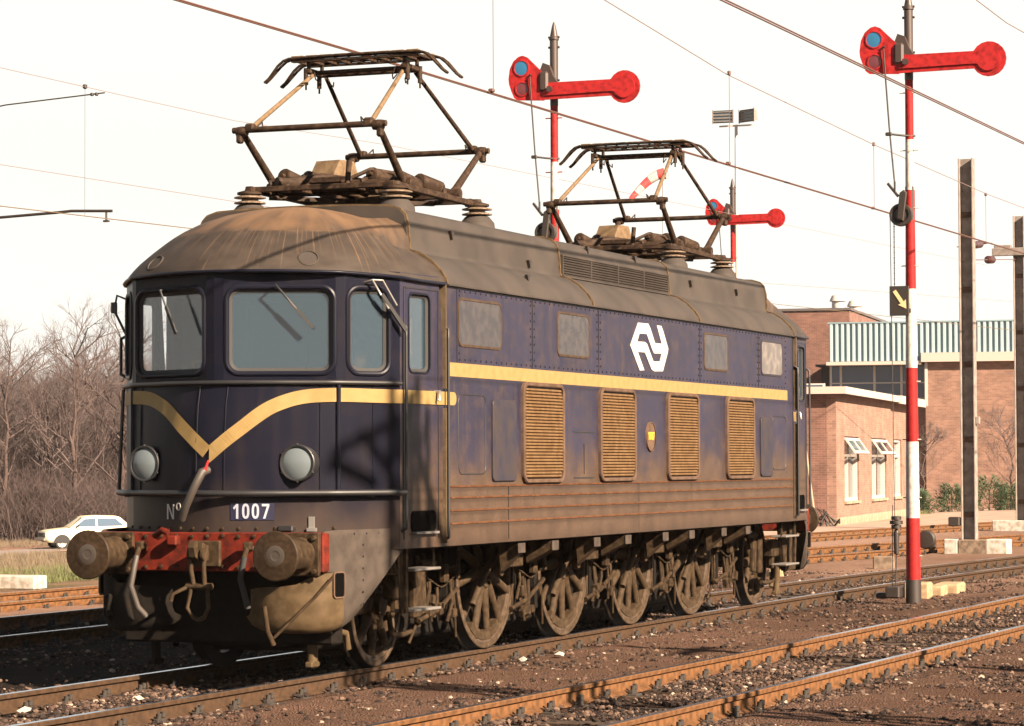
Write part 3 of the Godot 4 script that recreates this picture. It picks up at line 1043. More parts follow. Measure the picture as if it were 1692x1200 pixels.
		# cab door: outline, handrails, handle, black plate for the step hole
		for e in 2:
			var X := func(x: float) -> float: return x if e == 0 else LL - x
			var dz := func(x: float) -> float: return 1.335 + (x - .9) * .0756
			s = sb()
			var d := [Vector3(X.call(.97), 1.15, dz.call(.97) * zs), Vector3(X.call(.97), 3.34, dz.call(.97) * zs), Vector3(X.call(1.62), 3.34, dz.call(1.62) * zs), Vector3(X.call(1.62), 1.15, dz.call(1.62) * zs)]
			for i in 3: bar(s, d[i], d[i + 1], .012, .012)
			obj("door_outline", s, M.black_paint, loco)
			s = sb()
			bar(s, Vector3(X.call(1.715), 2.47, 1.398 * zs), Vector3(X.call(1.715), 3.4, 1.398 * zs), .07, .012, .003)
			bar(s, Vector3(X.call(1.715), 1.1, 1.398 * zs), Vector3(X.call(1.715), 2.3, 1.398 * zs), .07, .012, .003)
			obj("door_edge_strip", s, M.door_seam, loco)
			for q in [[.935, .045, 1.22, 3.02], [1.73, .05, 1.12, 3.03]]:
				s = sb()
				var zz: float = dz.call(q[0])
				var pts := []
				for k in [[0.0, q[2]], [q[1], q[2] + .03], [q[1], q[2] + .12], [q[1], q[3] - .12], [q[1], q[3] - .03], [0.0, q[3]]]: pts.append(Vector3(X.call(q[0] - k[0] * .15), k[1], (zz + k[0]) * zs))
				tube(s, pts, .0135, 8)
				obj("door_handrail", s, M.black_paint, loco)
			s = sb()
			tube(s, [Vector3(X.call(1.56), 2.44, (dz.call(1.56) - .01) * zs), Vector3(X.call(1.56), 2.44, (dz.call(1.56) + .045) * zs), Vector3(X.call(1.54), 2.36, (dz.call(1.56) + .05) * zs)], .016, 8)
			obj("door_handle", s, M.chrome, loco)
			s = sb()
			var hx := Transform3D(Basis(Vector3(zs, 0, 0), Vector3.UP, Vector3(0, 0, zs)).rotated(Vector3.UP, -.0756 * zs * (1 if e == 0 else -1)), Vector3(X.call(1.33), 1.3, dz.call(1.33) * zs))
			prism(s, rpoly(.48, .19, .06), .004, hx)  # flat black plate; the recess's shade is its colour
			obj("step_recess_shade", s, M.void, loco)
			s = sb()
			box(s, hx * Vector3(0, -.098, .02), Vector3(.44, .02, .06), hx.basis)
			obj("step_sill", s, M.tread_plate, loco)
		# stripe end on the plate behind the door

func mirror(p: PackedVector2Array, zs: float) -> PackedVector2Array:
	var o := PackedVector2Array()
	for q in p: o.append(Vector2(q.x * zs, q.y))
	return o

func ribbon(s: SurfaceTool, pts: Array, w: float, out: float) -> void:   # pts: (z, y) on the nose skin
	var n := pts.size()
	var a := []
	var b := []
	for i in n:
		var d: Vector2 = (pts[mini(i + 1, n - 1)] - pts[maxi(i - 1, 0)]).normalized()
		var nn := Vector2(-d.y, d.x) * w / 2
		if i == 0: nn = Vector2(0, 1) * w * (.64 if p_is_zero(pts[0]) else .5)
		var p: Vector2 = pts[i]
		a.append(nose_at(p.x + nn.x, p.y + nn.y, out)); b.append(nose_at(p.x - nn.x, p.y - nn.y, out))
	s.set_smooth_group(-1)
	for i in n - 1: quad(s, a[i], a[i + 1], b[i + 1], b[i])

func build_front_details(loco: Node3D) -> void:
	var s: SurfaceTool
	# V-shaped stripe running round to the doors
	for zs in [1.0, -1.0]:
		s = sb()
		var ctrl := [Vector2(0, 1.892), Vector2(.145, 2.012), Vector2(.29, 2.128), Vector2(.386, 2.208), Vector2(.475, 2.275), Vector2(.564, 2.322), Vector2(.67, 2.362), Vector2(.779, 2.384), Vector2(.906, 2.392), Vector2(1.03, 2.394), Vector2(1.16, 2.39), Vector2(1.28, 2.387), Vector2(1.335, 2.387), Vector2(1.385, 2.387)]
		var pts := []
		for i in ctrl.size() - 1:
			for k in 6:
				var p: Vector2 = ctrl[i].cubic_interpolate(ctrl[i + 1], (ctrl[i - 1] if i > 0 else ctrl[0] * 2.0 - ctrl[1]), ctrl[mini(i + 2, ctrl.size() - 1)], k / 6.0)
				pts.append(Vector2(p.x * zs, p.y))
		pts.append(Vector2(1.399 * zs, 2.387))
		ribbon(s, pts, .118, .012)
		var poly := PackedVector2Array([Vector2(1.75, 2.446), Vector2(1.75, 2.328)])
		for i in 7:
			var a := -PI / 2 + PI * i / 6.0
			poly.append(Vector2(1.95 + cos(a) * .059, 2.387 + sin(a) * .059))
		prism(s, mirror(poly, zs), .007, Transform3D(Basis(Vector3(zs, 0, 0), Vector3.UP, Vector3(0, 0, zs)), Vector3(0, 0, 1.4 * zs)))
		obj("nose_stripe", s, M.yellow_stripe, loco)
	# the stripe end seen at the far cab door
	s = sb()
	prism(s, PackedVector2Array([Vector2(0, -.06), Vector2(.75, -.06), Vector2(.75, .06), Vector2(-.05, .06)]), .006, Transform3D(Basis(Vector3.UP, .118), Vector3(LL - 1.76, 2.387, 1.402)))
	obj("nose_stripe", s, M.yellow_stripe, loco)
	# belt rail and lower rail
	var belt := []
	var low := []
	for i in 57:
		var z := -1.33 + 2.66 * i / 56.0
		belt.append(nose_at(z, 2.5, .022))
		low.append(nose_at(z, 1.56, .07))
	s = sb(); tube(s, belt, .021, 8); obj("belt_rail", s, M.black_paint, loco)
	s = sb(); tube(s, low, .027, 8); obj("front_handrail", s, M.black_paint, loco)
	for z in [-1.2, -.75, -.25, .25, .75, 1.05, 1.28]:
		s = sb(); tube(s, [nose_at(z, 1.56, -.01), nose_at(z, 1.56, .07)], .016, 6); obj("rail_stanchion", s, M.black_paint, loco)
	# vertical beads of the nose: the old gangway door and the corners
	for q in [[.132, .006], [-.132, .008], [.86, .006], [-.86, .006], [.985, .024], [-.985, .024], [1.19, .006]]:
		s = sb(); tube(s, [nose_at(q[0], 1.57, q[1] * .3), nose_at(q[0], 2.0, q[1] * .3), nose_at(q[0], 2.3, q[1] * .3), nose_at(q[0], 2.49, q[1] * .3)], q[1], 6); obj("nose_bead", s, M.navy_plain, loco)
	for z in [1.3]:
		s = sb(); tube(s, [nose_at(-z, 1.56, .07), nose_at(-z, 2.48, .03)], .018, 6); obj("corner_rod", s, M.black_paint, loco)
	# headlamps
	for zs in [1.0, -1.0]:
		var hl := part("headlamp", loco)
		var c := nose_at(.72 * zs, 1.815, 0.0)
		var ax := Vector3(-1, 0, .12 * zs).normalized()
		s = sb()
		lathe(s, [Vector2(.148, -.12), Vector2(.15, .066), Vector2(.158, .07), Vector2(.158, .09), Vector2(.15, .097), Vector2(.138, .094), Vector2(.132, .07)], along(ax, c), 32)
		obj("lamp_ring", s, M.black_paint, hl)
		s = sb()
		lathe(s, [Vector2(.137, .076), Vector2(.1, .094), Vector2(.05, .103), Vector2(0, .106)], along(ax, c), 32, true)
		obj("lens", s, M.lamp_glass, hl)
		s = sb()
		for k in 6:
			var a := TAU * (k + .5) / 6
			box(s, along(ax, c) * Vector3(cos(a) * .158, .082, sin(a) * .158), Vector3(.02, .024, .02), along(ax, c).basis, .006)
		obj("lamp_clip", s, M.black_paint, hl)
	# painted number and letters
	var front := func(z: float, y: float, out: float) -> Transform3D:
		var o := nose_at(z, y, out)
		var t := (nose_at(z + .05, y, out) - nose_at(z - .05, y, out)).normalized()
		return Transform3D(Basis(t, Vector3.UP, t.cross(Vector3.UP)), o)
	s = sb(); ribbon(s, [Vector2(.19, 1.405), Vector2(.28, 1.405), Vector2(.37, 1.405), Vector2(.46, 1.405), Vector2(.535, 1.405)], .145, .006); obj("number_panel", s, M.panel_blue, loco)
	var i2 := 0
	for ch in "1007":
		text_mesh("running_number", ch, .125, .004, M.text_grey, loco, front.call(.24 + i2 * .076, 1.405, .012), true, .74)
		i2 += 1
	text_mesh("running_number", "N", .13, .004, M.logo_white, loco, front.call(-.42, 1.40, .004), false)  # whiter than the digits to make up for the shade here
	text_mesh("running_number", "o", .085, .004, M.logo_white, loco, front.call(-.325, 1.455, .004), false)
	text_mesh("running_number", ".", .13, .004, M.logo_white, loco, front.call(-.28, 1.40, .004), true)
	# wipers
	for q in [[Vector2(.52, 3.33), Vector2(.80, 2.96)], [Vector2(-.55, 3.31), Vector2(-.36, 2.93)]]:
		var wp := part("wiper", loco)
		var A := nose_at(q[0].x, q[0].y, .05)
		var B := nose_at(q[1].x, q[1].y, .05)
		s = sb(); tube(s, [nose_at(q[0].x, q[0].y, -.02), A, A.lerp(B, .55)], .011, 6); obj("wiper_arm", s, M.black_paint, wp)
		s = sb(); bar(s, A.lerp(B, .38), B, .016, .03); obj("blade", s, M.rubber, wp)
	var wp2 := part("wiper", loco)
	s = sb(); tube(s, [Vector3(.60, 3.36, 1.14), Vector3(.58, 3.38, 1.22), Vector3(.72, 3.14, 1.31)], .012, 6)
	tube(s, [Vector3(.58, 3.38, 1.22), Vector3(.66, 3.38, 1.28), Vector3(.80, 3.17, 1.35)], .009, 6); obj("wiper_arm", s, M.chrome, wp2)
	s = sb(); bar(s, Vector3(.65, 3.26, 1.275), Vector3(.89, 2.95, 1.4), .02, .035); obj("blade", s, M.rubber, wp2)
	# mirror bracket on the far side
	s = sb()
	tube(s, [Vector3(.93, 3.28, -1.32), Vector3(.9, 3.33, -1.44), Vector3(.9, 3.2, -1.47), Vector3(.95, 2.95, -1.36)], .012, 6)
	tube(s, [Vector3(.96, 3.0, -1.3), Vector3(.94, 2.94, -1.42), Vector3(.94, 2.62, -1.42), Vector3(.98, 2.55, -1.3)], .016, 6)
	box(s, Vector3(.9, 3.22, -1.47), Vector3(.02, .1, .06), Basis(), .005)
	obj("mirror_bracket", s, M.black_paint, loco)
	# jumper cable with red cap, lamp iron
	var jc := part("jumper_cable", loco)
	s = sb(); tube(s, [nose_at(0.0, 1.76, .03), nose_at(-.01, 1.74, .1), nose_at(-.06, 1.62, .13), nose_at(-.13, 1.46, .14), nose_at(-.2, 1.34, .1)], [.034, .04, .036, .034, .03], 10); obj("cable", s, M.hose_grey, jc)
	s = sb(); tube(s, [nose_at(0.0, 1.84, .03), nose_at(.0, 1.8, .06), nose_at(.0, 1.75, .09)], [.008, .012, .02], 8); obj("red_cap", s, M.signal_red, jc)
	s = sb()
	box(s, nose_at(.80, 1.31, .02), Vector3(.02, .1, .05)); box(s, nose_at(.80, 1.25, .035), Vector3(.04, .03, .08))
	obj("lamp_iron", s, M.chrome, loco)
	s = sb(); box(s, nose_at(.62, 1.26, .03), Vector3(.06, .05, .14), Basis(), .01); obj("foot_bracket", s, M.black_paint, loco)
	# cab interior seen through the glass
	var cab := part("cab_interior", loco)
	s = sb()
	box(s, Vector3(2.0, 2.45, 0), Vector3(.06, 1.9, 2.7))
	obj("rear_partition", s, M.cab_wall, cab)
	s = sb(); box(s, Vector3(1.35, 3.36, 0), Vector3(.8, .03, 2.5)); box(s, Vector3(.7, 3.361, 0), Vector3(.5, .03, 1.9)); obj("cab_ceiling", s, M.cab_dark, cab)
	s = sb(); box(s, Vector3(1.96, 2.6, -.35), Vector3(.04, 1.4, .6), Basis(), .01); obj("partition_door", s, M.cab_dark, cab)
	s = sb(); box(s, Vector3(1.3, 1.55, 0), Vector3(1.4, .06, 2.4)); obj("cab_floor", s, M.cab_dark, cab)
	s = sb()
	prism(s, PackedVector2Array([Vector2(.45, 1.6), Vector2(.9, 1.6), Vector2(.9, 2.4), Vector2(.6, 2.52), Vector2(.45, 2.5)]), 1.7, Transform3D(Basis(), Vector3(0, 0, -.85)))
	obj("control_desk", s, M.cab_dark, cab)
	s = sb(); box(s, Vector3(1.85, 2.5, .75), Vector3(.25, 1.7, .5), Basis(), .02); obj("cupboard", s, M.under_brown, cab)
	s = sb(); lathe(s, [Vector2(.1, 1.6), Vector2(.1, 2.5), Vector2(.13, 2.52), Vector2(.13, 2.6), Vector2(0, 2.62)], Transform3D(Basis(), Vector3(.95, 0, -.7)), 14); tube(s, [Vector3(.95, 2.6, -.7), Vector3(.95, 2.72, -.7), Vector3(1.1, 2.75, -.62)], .02, 7); obj("brake_stand", s, M.slat_tan, cab)
	s = sb(); box(s, Vector3(1.4, 2.3, .55), Vector3(.1, .7, .42), Basis(), .04); box(s, Vector3(1.2, 2.0, .55), Vector3(.42, .1, .42), Basis(), .04); obj("driver_seat", s, M.under_brown, cab)

func p_is_zero(p: Vector2) -> bool: return absf(p.x) < .001

# ------------------------------------------------------------------ running gear, buffers, pantographs
func wheel(loco: Node3D, x: float, zs: float, r: float, spokes: int, m: Dictionary, spin: float) -> void:
	var w := part("wheel", loco, Vector3(x, r, .75 * zs))
	if zs < 0: w.rotation.y = PI
	w.rotation.z = spin * zs
	inst("tyre", m.tyre, w)
	inst("tread", m.tread, w)
	inst("hub", m.hub, w)
	for k in spokes:
		inst("spoke", m.spoke, w, Transform3D(Basis(Vector3.BACK, TAU * k / spokes), Vector3.ZERO))
	if m.has("weight"): inst("balance_weight", m.weight, w, Transform3D(Basis(Vector3.BACK, -spin), Vector3.ZERO))

func wheel_parts(r: float, spokes: int, heavy: bool) -> Dictionary:
	var m := {}
	var ax := Transform3D(Basis(Vector3.RIGHT, PI / 2), Vector3.ZERO)
	var s := sb()
	lathe(s, [Vector2(r - .008, .0635), Vector2(r - .02, .068), Vector2(r - .058, .068), Vector2(r - .062, .052), Vector2(r - .092, .046), Vector2(r - .1, .03), Vector2(r - .1, -.05)], ax, 48)
	m.tyre = done(s, M.tyre_steel)
	s = sb()
	lathe(s, [Vector2(r - .1, -.05), Vector2(r + .028, -.07), Vector2(r + .028, -.04), Vector2(r, -.03), Vector2(r - .006, .06), Vector2(r - .008, .0635)], ax, 48)
	m.tread = done(s, M.tread_shaded)
	s = sb()
	lathe(s, [Vector2(.0, .13), Vector2(.09, .13), Vector2(.1, .12), Vector2(.1, .085), Vector2(.17, .08), Vector2(.185, .065), Vector2(.185, -.05)], ax, 28)
	for k in 6: lathe(s, [Vector2(0, .1), Vector2(.018, .1), Vector2(.018, .08)], ax * Transform3D(Basis(), Vector3(cos(k * TAU / 6) * .135, 0, sin(k * TAU / 6) * .135)), 6)
	m.hub = done(s, M.wheel_dirt)
	s = sb()
	var a := .17
	var b := r - .08
	var rings := []
	for q in [[a, .062, .052], [lerpf(a, b, .5), .045, .04], [b - .03, .045, .036], [b, .07, .04]]:
		var ring := []
		for k in 8:
			var t := TAU * k / 8
			ring.append(Vector3(cos(t) * q[1], q[0], sin(t) * q[2] + .02))
		rings.append(ring)
	loft(s, rings)
	m.spoke = done(s, M.wheel_dirt)
	if heavy:
		s = sb()
		var poly := PackedVector2Array()
		for k in 15:
			var t := -PI / 2 + (k - 7) * .085
			poly.append(Vector2(cos(t), sin(t)) * (r - .09))
		for k in range(14, -1, -1):
			var t := -PI / 2 + (k - 7) * .085
			poly.append(Vector2(cos(t) * (r - .2), sin(t) * (r - .2) - .02))
		prism(s, poly, .075, Transform3D(Basis(), Vector3(0, 0, -.02)), .008)
		m.weight = done(s, M.wheel_dirt)
	return m

func leaf_spring(s: SurfaceTool, c: Vector3, half: float) -> void:
	for i in 6:
		var h := half * (1.0 - i * .14)
		for sd in [-1.0, 1.0]:
			bar(s, c + Vector3(0, -i * .016 - .03, 0), c + Vector3(sd * h, -i * .016 + .02 * h, 0), .014, .09)

func build_underframe(loco: Node3D) -> void:
	var s: SurfaceTool
	s = sb()
	box(s, Vector3(7.49, .82, 0), Vector3(12.6, .5, 1.06), Basis(), .02)
	box(s, Vector3(7.49, 1.075, 0), Vector3(12.4, .06, 2.5))
	box(s, Vector3(6.2, .42, 0), Vector3(10.6, .5, 1.0), Basis(), .03)
	for i in 6: box(s, Vector3(3.0 + i * 1.8, .5, 0), Vector3(1.1, .5, .9), Basis(), .03)
	obj("main_frame", s, M.frame_dark, loco)
	var big := wheel_parts(.775, 12, true)
	var small := wheel_parts(.56, 9, false)
	var axles := [1.561, 4.191, 6.39, 8.59, 10.789, 13.419]
	for i in 6:
		for zs in [1.0, -1.0]:
			var carrying := i == 0 or i == 5
			wheel(loco, axles[i], zs, .56 if carrying else .775, 9 if carrying else 12, small if carrying else big, .3 + i * .41)
		s = sb()
		var rr := .56 if i == 0 or i == 5 else .775
		tube(s, [Vector3(axles[i], rr, -.7), Vector3(axles[i], rr, .7)], .09, 14)
		obj("axle", s, M.frame_dark, loco)
	# out-riggers that carry the body side
	for i in 8:
		var x: float = [3.7, 4.62, 5.85, 6.83, 8.09, 9.04, 10.27, 11.25][i]
		s = sb()
		var deep := .22 if i % 2 == 1 else .27
		var zin := 1.1 if i % 2 == 1 else 1.17
		prism(s, PackedVector2Array([Vector2(1.37, 1.045), Vector2(1.37, .96), Vector2(zin, 1.045 - deep), Vector2(zin - .03, 1.045)]), .17 if i % 2 == 1 else .12, Transform3D(Basis(Vector3(0, 0, 1), Vector3(0, 1, 0), Vector3(-1, 0, 0)), Vector3(x + .085, 0, 0)), .008)
		if i % 2 == 1: box(s, Vector3(x - .42, .9, 1.08), Vector3(.5, .2, .05), Basis(), .01)
		obj("outrigger", s, M.under_brown, loco)
		s = sb()
		box(s, Vector3(x, 1.0, 1.376), Vector3(.18, .095, .012), Basis(), .003)
		obj("outrigger_plate", s, M.skirt_grey, loco)
	# springs, brake gear and sand pipes between the wheels
	var r := RandomNumberGenerator.new()
	r.seed = 8
	var gaps := [[2.95, 0], [5.29, 1], [7.49, 1], [9.69, 1], [12.1, 1]]
	for g in gaps:
		for zs in [1.0]:
			var x: float = g[0]
			var gear := part("brake_gear", loco)
			s = sb()
			for sd in [-1.0, 1.0]:
				var bx: float = x + sd * .27
				tube(s, [Vector3(bx, .95, .72), Vector3(bx + sd * .03, .55, .76), Vector3(bx + sd * .05, .3, .76)], .026, 7)
				box(s, Vector3(bx + sd * .02, .62, .76), Vector3(.05, .3, .06), Basis(Vector3.BACK, -.1 * sd), .01)
			obj("hanger", s, M.under_brown, gear)
			s = sb()
			for sd in [-1.0, 1.0]:
				var poly := PackedVector2Array()
				var cc := Vector2(sd * 1.1, .775)
				for k in 7:
					var t := (PI if sd > 0 else 0.0) + (k - 3) * .09
					poly.append(cc + Vector2(cos(t), sin(t)) * .795)
				for k in range(6, -1, -1):
					var t := (PI if sd > 0 else 0.0) + (k - 3) * .09
					poly.append(cc + Vector2(cos(t), sin(t)) * .87)
				prism(s, poly, .09, Transform3D(Basis(), Vector3(x, -.22, .72)), .008)
			obj("brake_block", s, M.frame_dark, gear)
			s = sb()
			leaf_spring(s, Vector3(x, .8, .86), .42)
			box(s, Vector3(x, .78, .86), Vector3(.11, .17, .12), Basis(), .01)
			for sd in [-1.0, 1.0]: tube(s, [Vector3(x + sd * .42, .98, .86), Vector3(x + sd * .42, .72, .86)], .018, 6)
			obj("leaf_spring", s, M.under_brown, gear)
			s = sb()
			for k in 5:
				var px := x + r.randf_range(-.32, .32)
				var h := r.randf_range(.3, .55)
				tube(s, [Vector3(px, h + .35, .82), Vector3(px + r.randf_range(-.05, .05), h + .1, .85), Vector3(px + r.randf_range(-.12, .12), h - .08, .84)], r.randf_range(.012, .022), 6)
				box(s, Vector3(px, h, .86), Vector3(r.randf_range(.05, .09), r.randf_range(.06, .12), .06), Basis(Vector3.BACK, r.randf_range(-.4, .4)), .008)
			tube(s, [Vector3(x - .5, .36, .84), Vector3(x - .1, .44, .86), Vector3(x + .42, .62, .84)], .024, 7)
			obj("rigging_rods", s, M.under_brown, gear)
			s = sb()
			for sd in [-1.0, 1.0]:
				tube(s, [Vector3(x + sd * .38, .82, .8), Vector3(x + sd * .42, .42, .82), Vector3(x + sd * .56, .16, .77)], .015, 6)
			obj("sand_pipe", s, M.under_brown, gear)
	# axle guards over the driving wheels
	for i in range(1, 5):
		s = sb()
		prism(s, PackedVector2Array([Vector2(-.1, .32), Vector2(.1, .32), Vector2(.14, .1), Vector2(.09, -.05), Vector2(-.09, -.05), Vector2(-.14, .1)]), .05, Transform3D(Basis(), Vector3(axles[i] - .02, .8, .885)), .01)
		lathe(s, [Vector2(0, .06), Vector2(.07, .055), Vector2(.08, .0)], Transform3D(Basis(Vector3.RIGHT, PI / 2), Vector3(axles[i] - .02, .78, .935)), 16)
		tube(s, [Vector3(axles[i] + .05, 1.0, .93), Vector3(axles[i] - .3, .7, .9), Vector3(axles[i] - .52, .45, .88)], .035, 8)
		obj("drive_bearer", s, M.wheel_dirt, loco)
	# front and rear side skirts
	for e in 2:
		for zs in [1.0, -1.0]:
			var X := func(x: float) -> float: return x if e == 0 else LL - x
			# skirt from the cab door forward, its lower edge cut on the slant, then round the corner into a scoop under the beam
			var edge := [[1.06, 1.325, 1.1, 1.25], [.9, 1.31, 1.0, 1.25], [.75, 1.275, .87, 1.25], [.6, 1.24, .73, 1.25], [.45, 1.205, .59, 1.25], [.3, 1.17, .47, 1.25], [.17, 1.135, .41, 1.25]]
			var scoop := [[.17, 1.135, .41, .92], [.06, 1.1, .395, .92], [-.03, 1.05, .385, .9], [-.1, .96, .38, .86], [-.15, .84, .385, .8], [-.165, .7, .39, .78], [-.15, .56, .41, .775], [-.11, .45, .45, .765], [-.05, .37, .52, .75]]
			for part_ in 2:
				s = sb()
				var rg := []
				for q in (edge if part_ == 0 else scoop):
					var ring := []
					for w in [[1.0, 0.0], [.66, 0.0], [.33, .0], [.12, .02], [.03, .06], [.0, .12]]:
						var roll: float = w[1] * (1.0 if part_ == 1 else clampf((.75 - q[0]) / .5, 0.0, 1.0))
						ring.append(Vector3(X.call(q[0] + roll * .7), lerpf(q[2], q[3], w[0]), (q[1] - roll * .7) * zs))
					rg.append(ring)
				loft(s, rg, false, 4)
				obj("front_skirt" if part_ == 0 else "apron", s, (M.skirt_grey if part_ == 0 else M.apron_brown) if zs > 0 else M.frame_dark, loco)  # far side near black: its shade is put into the colour
			s = sb()
			loft(s, [[Vector3(X.call(.17), .9, 1.135 * zs), Vector3(X.call(.17), 1.25, 1.135 * zs)], [Vector3(X.call(.05), .9, 1.1 * zs), Vector3(X.call(.05), 1.25, 1.1 * zs)], [Vector3(X.call(-.06), .9, 1.06 * zs), Vector3(X.call(-.06), 1.24, 1.06 * zs)]], false, 4)
			obj("corner_plate", s, M.skirt_grey, loco)
			s = sb()
			prism(s, rpoly(.12, .2, .02), .004, Transform3D(Basis(Vector3(1, 0, .3).normalized(), Vector3.UP, Vector3(-.3, 0, 1).normalized()), Vector3(X.call(.105), .79, 1.116 * zs)))  # flat black plate carrying the shade of an opening
			obj("step_opening_shade", s, M.void, loco)
			s = sb()
			frame(s, .12, .2, .02, [Vector2(.0, 0), Vector2(.0, .012), Vector2(.012, .012), Vector2(.014, 0)], Transform3D(Basis(Vector3(1, 0, .3).normalized(), Vector3.UP, Vector3(-.3, 0, 1).normalized()), Vector3(X.call(.105), .79, 1.116 * zs)))
			obj("step_opening_rim", s, M.rib_dirt, loco)
			s = sb()
			for k in 5: lathe(s, [Vector2(.011, 0), Vector2(.008, .006), Vector2(0, .008)], along(Vector3(0, 0, zs), Vector3(X.call(.3 + k * .17), 1.215, (1.17 + k * .0375) * zs)), 5)
			for k in 6: lathe(s, [Vector2(.011, 0), Vector2(.008, .006), Vector2(0, .008)], along(Vector3(0, 0, zs), Vector3(X.call(.42), .62 + k * .1, 1.198 * zs)), 5)
			tag(obj("rivets", s, M.rivet_dark, loco), "", "", "", "stuff")
			# dark plate behind the apron with guard iron
			s = sb()
			tube(s, [Vector3(X.call(.42), .55, .78 * zs), Vector3(X.call(.36), .35, .76 * zs), Vector3(X.call(.36), .12, .75 * zs)], .045, 8)
			box(s, Vector3(X.call(.36), .1, .75 * zs), Vector3(.16, .05, .07), Basis(), .01)
			tube(s, [Vector3(X.call(.75), .36, .8 * zs), Vector3(X.call(.85), .34, .84 * zs), Vector3(X.call(.9), .2, .84 * zs)], .03, 7)
			obj("guard_iron", s, M.apron_brown if zs > 0 else M.frame_dark, loco)  # darker on the far side, shade held in the colour
			if zs > 0:
				s = sb()
				tube(s, [Vector3(X.call(-.3), .62, .62), Vector3(X.call(-.32), .42, .66), Vector3(X.call(-.28), .3, .7)], .022, 7)
				tube(s, [Vector3(X.call(-.28), .36, .7), Vector3(X.call(-.1), .7, 1.0), Vector3(X.call(-.02), .86, 1.12)], .014, 6)
				obj("brake_lever", s, M.under_brown, loco)
				# steps below the cab door
				var ladder := part("cab_steps", loco)
				s = sb()
				prism(s, PackedVector2Array([Vector2(X.call(1.08), 1.1), Vector2(X.call(1.22), 1.1), Vector2(X.call(1.22), .5), Vector2(X.call(1.14), .5)]), .012, Transform3D(Basis(), Vector3(0, 0, 1.22)))
				bar(s, Vector3(X.call(1.22), .5, 1.25), Vector3(X.call(1.22), 1.1, 1.25), .02, .05)
				obj("step_bracket", s, M.under_brown, ladder)
				s = sb()
				bar(s, Vector3(X.call(1.83), .86, 1.25), Vector3(X.call(1.83), 1.1, 1.25), .015, .04)
				obj("step_hanger", s, M.under_brown, ladder)
				s = sb()
				box(s, Vector3(X.call(1.5), .72, 1.02), Vector3(.3, .22, .12), Basis(), .015)
				box(s, Vector3(X.call(1.5), .56, 1.02), Vector3(.08, .14, .06), Basis(), .01)
				obj("sand_box", s, M.under_brown, ladder)
				for y in [.875, .52]:
					s = sb()
					box(s, Vector3(X.call(1.55), y, 1.22), Vector3(.6, .025, .2), Basis(), .006)
					obj("step_tread", s, M.tread_plate, ladder)
				s = sb()
				bar(s, Vector3(X.call(2.0), .42, 1.0), Vector3(X.call(2.0), .86, 1.0), .06, .16, .01)
				bar(s, Vector3(X.call(2.2), .44, .98), Vector3(X.call(2.16), .86, .98), .05, .14, .01)
				tube(s, [Vector3(X.call(1.4), .5, 1.0), Vector3(X.call(1.42), .3, 1.02), Vector3(X.call(1.7), .28, 1.0), Vector3(X.call(1.9), .3, 1.0)], .025, 7)
				tube(s, [Vector3(X.call(2.1), .9, 1.0), Vector3(X.call(2.5), .9, .98)], .03, 7)
				obj("equipment_bracket", s, M.under_brown, loco)
		# hanging plate at the far end
	s = sb()
	prism(s, PackedVector2Array([Vector2(13.5, 1.06), Vector2(14.3, 1.06), Vector2(14.2, .42), Vector2(13.72, .42)]), .06, Transform3D(Basis(), Vector3(0, 0, 1.08)), .01)
	obj("hanging_plate", s, M.under_brown, loco)

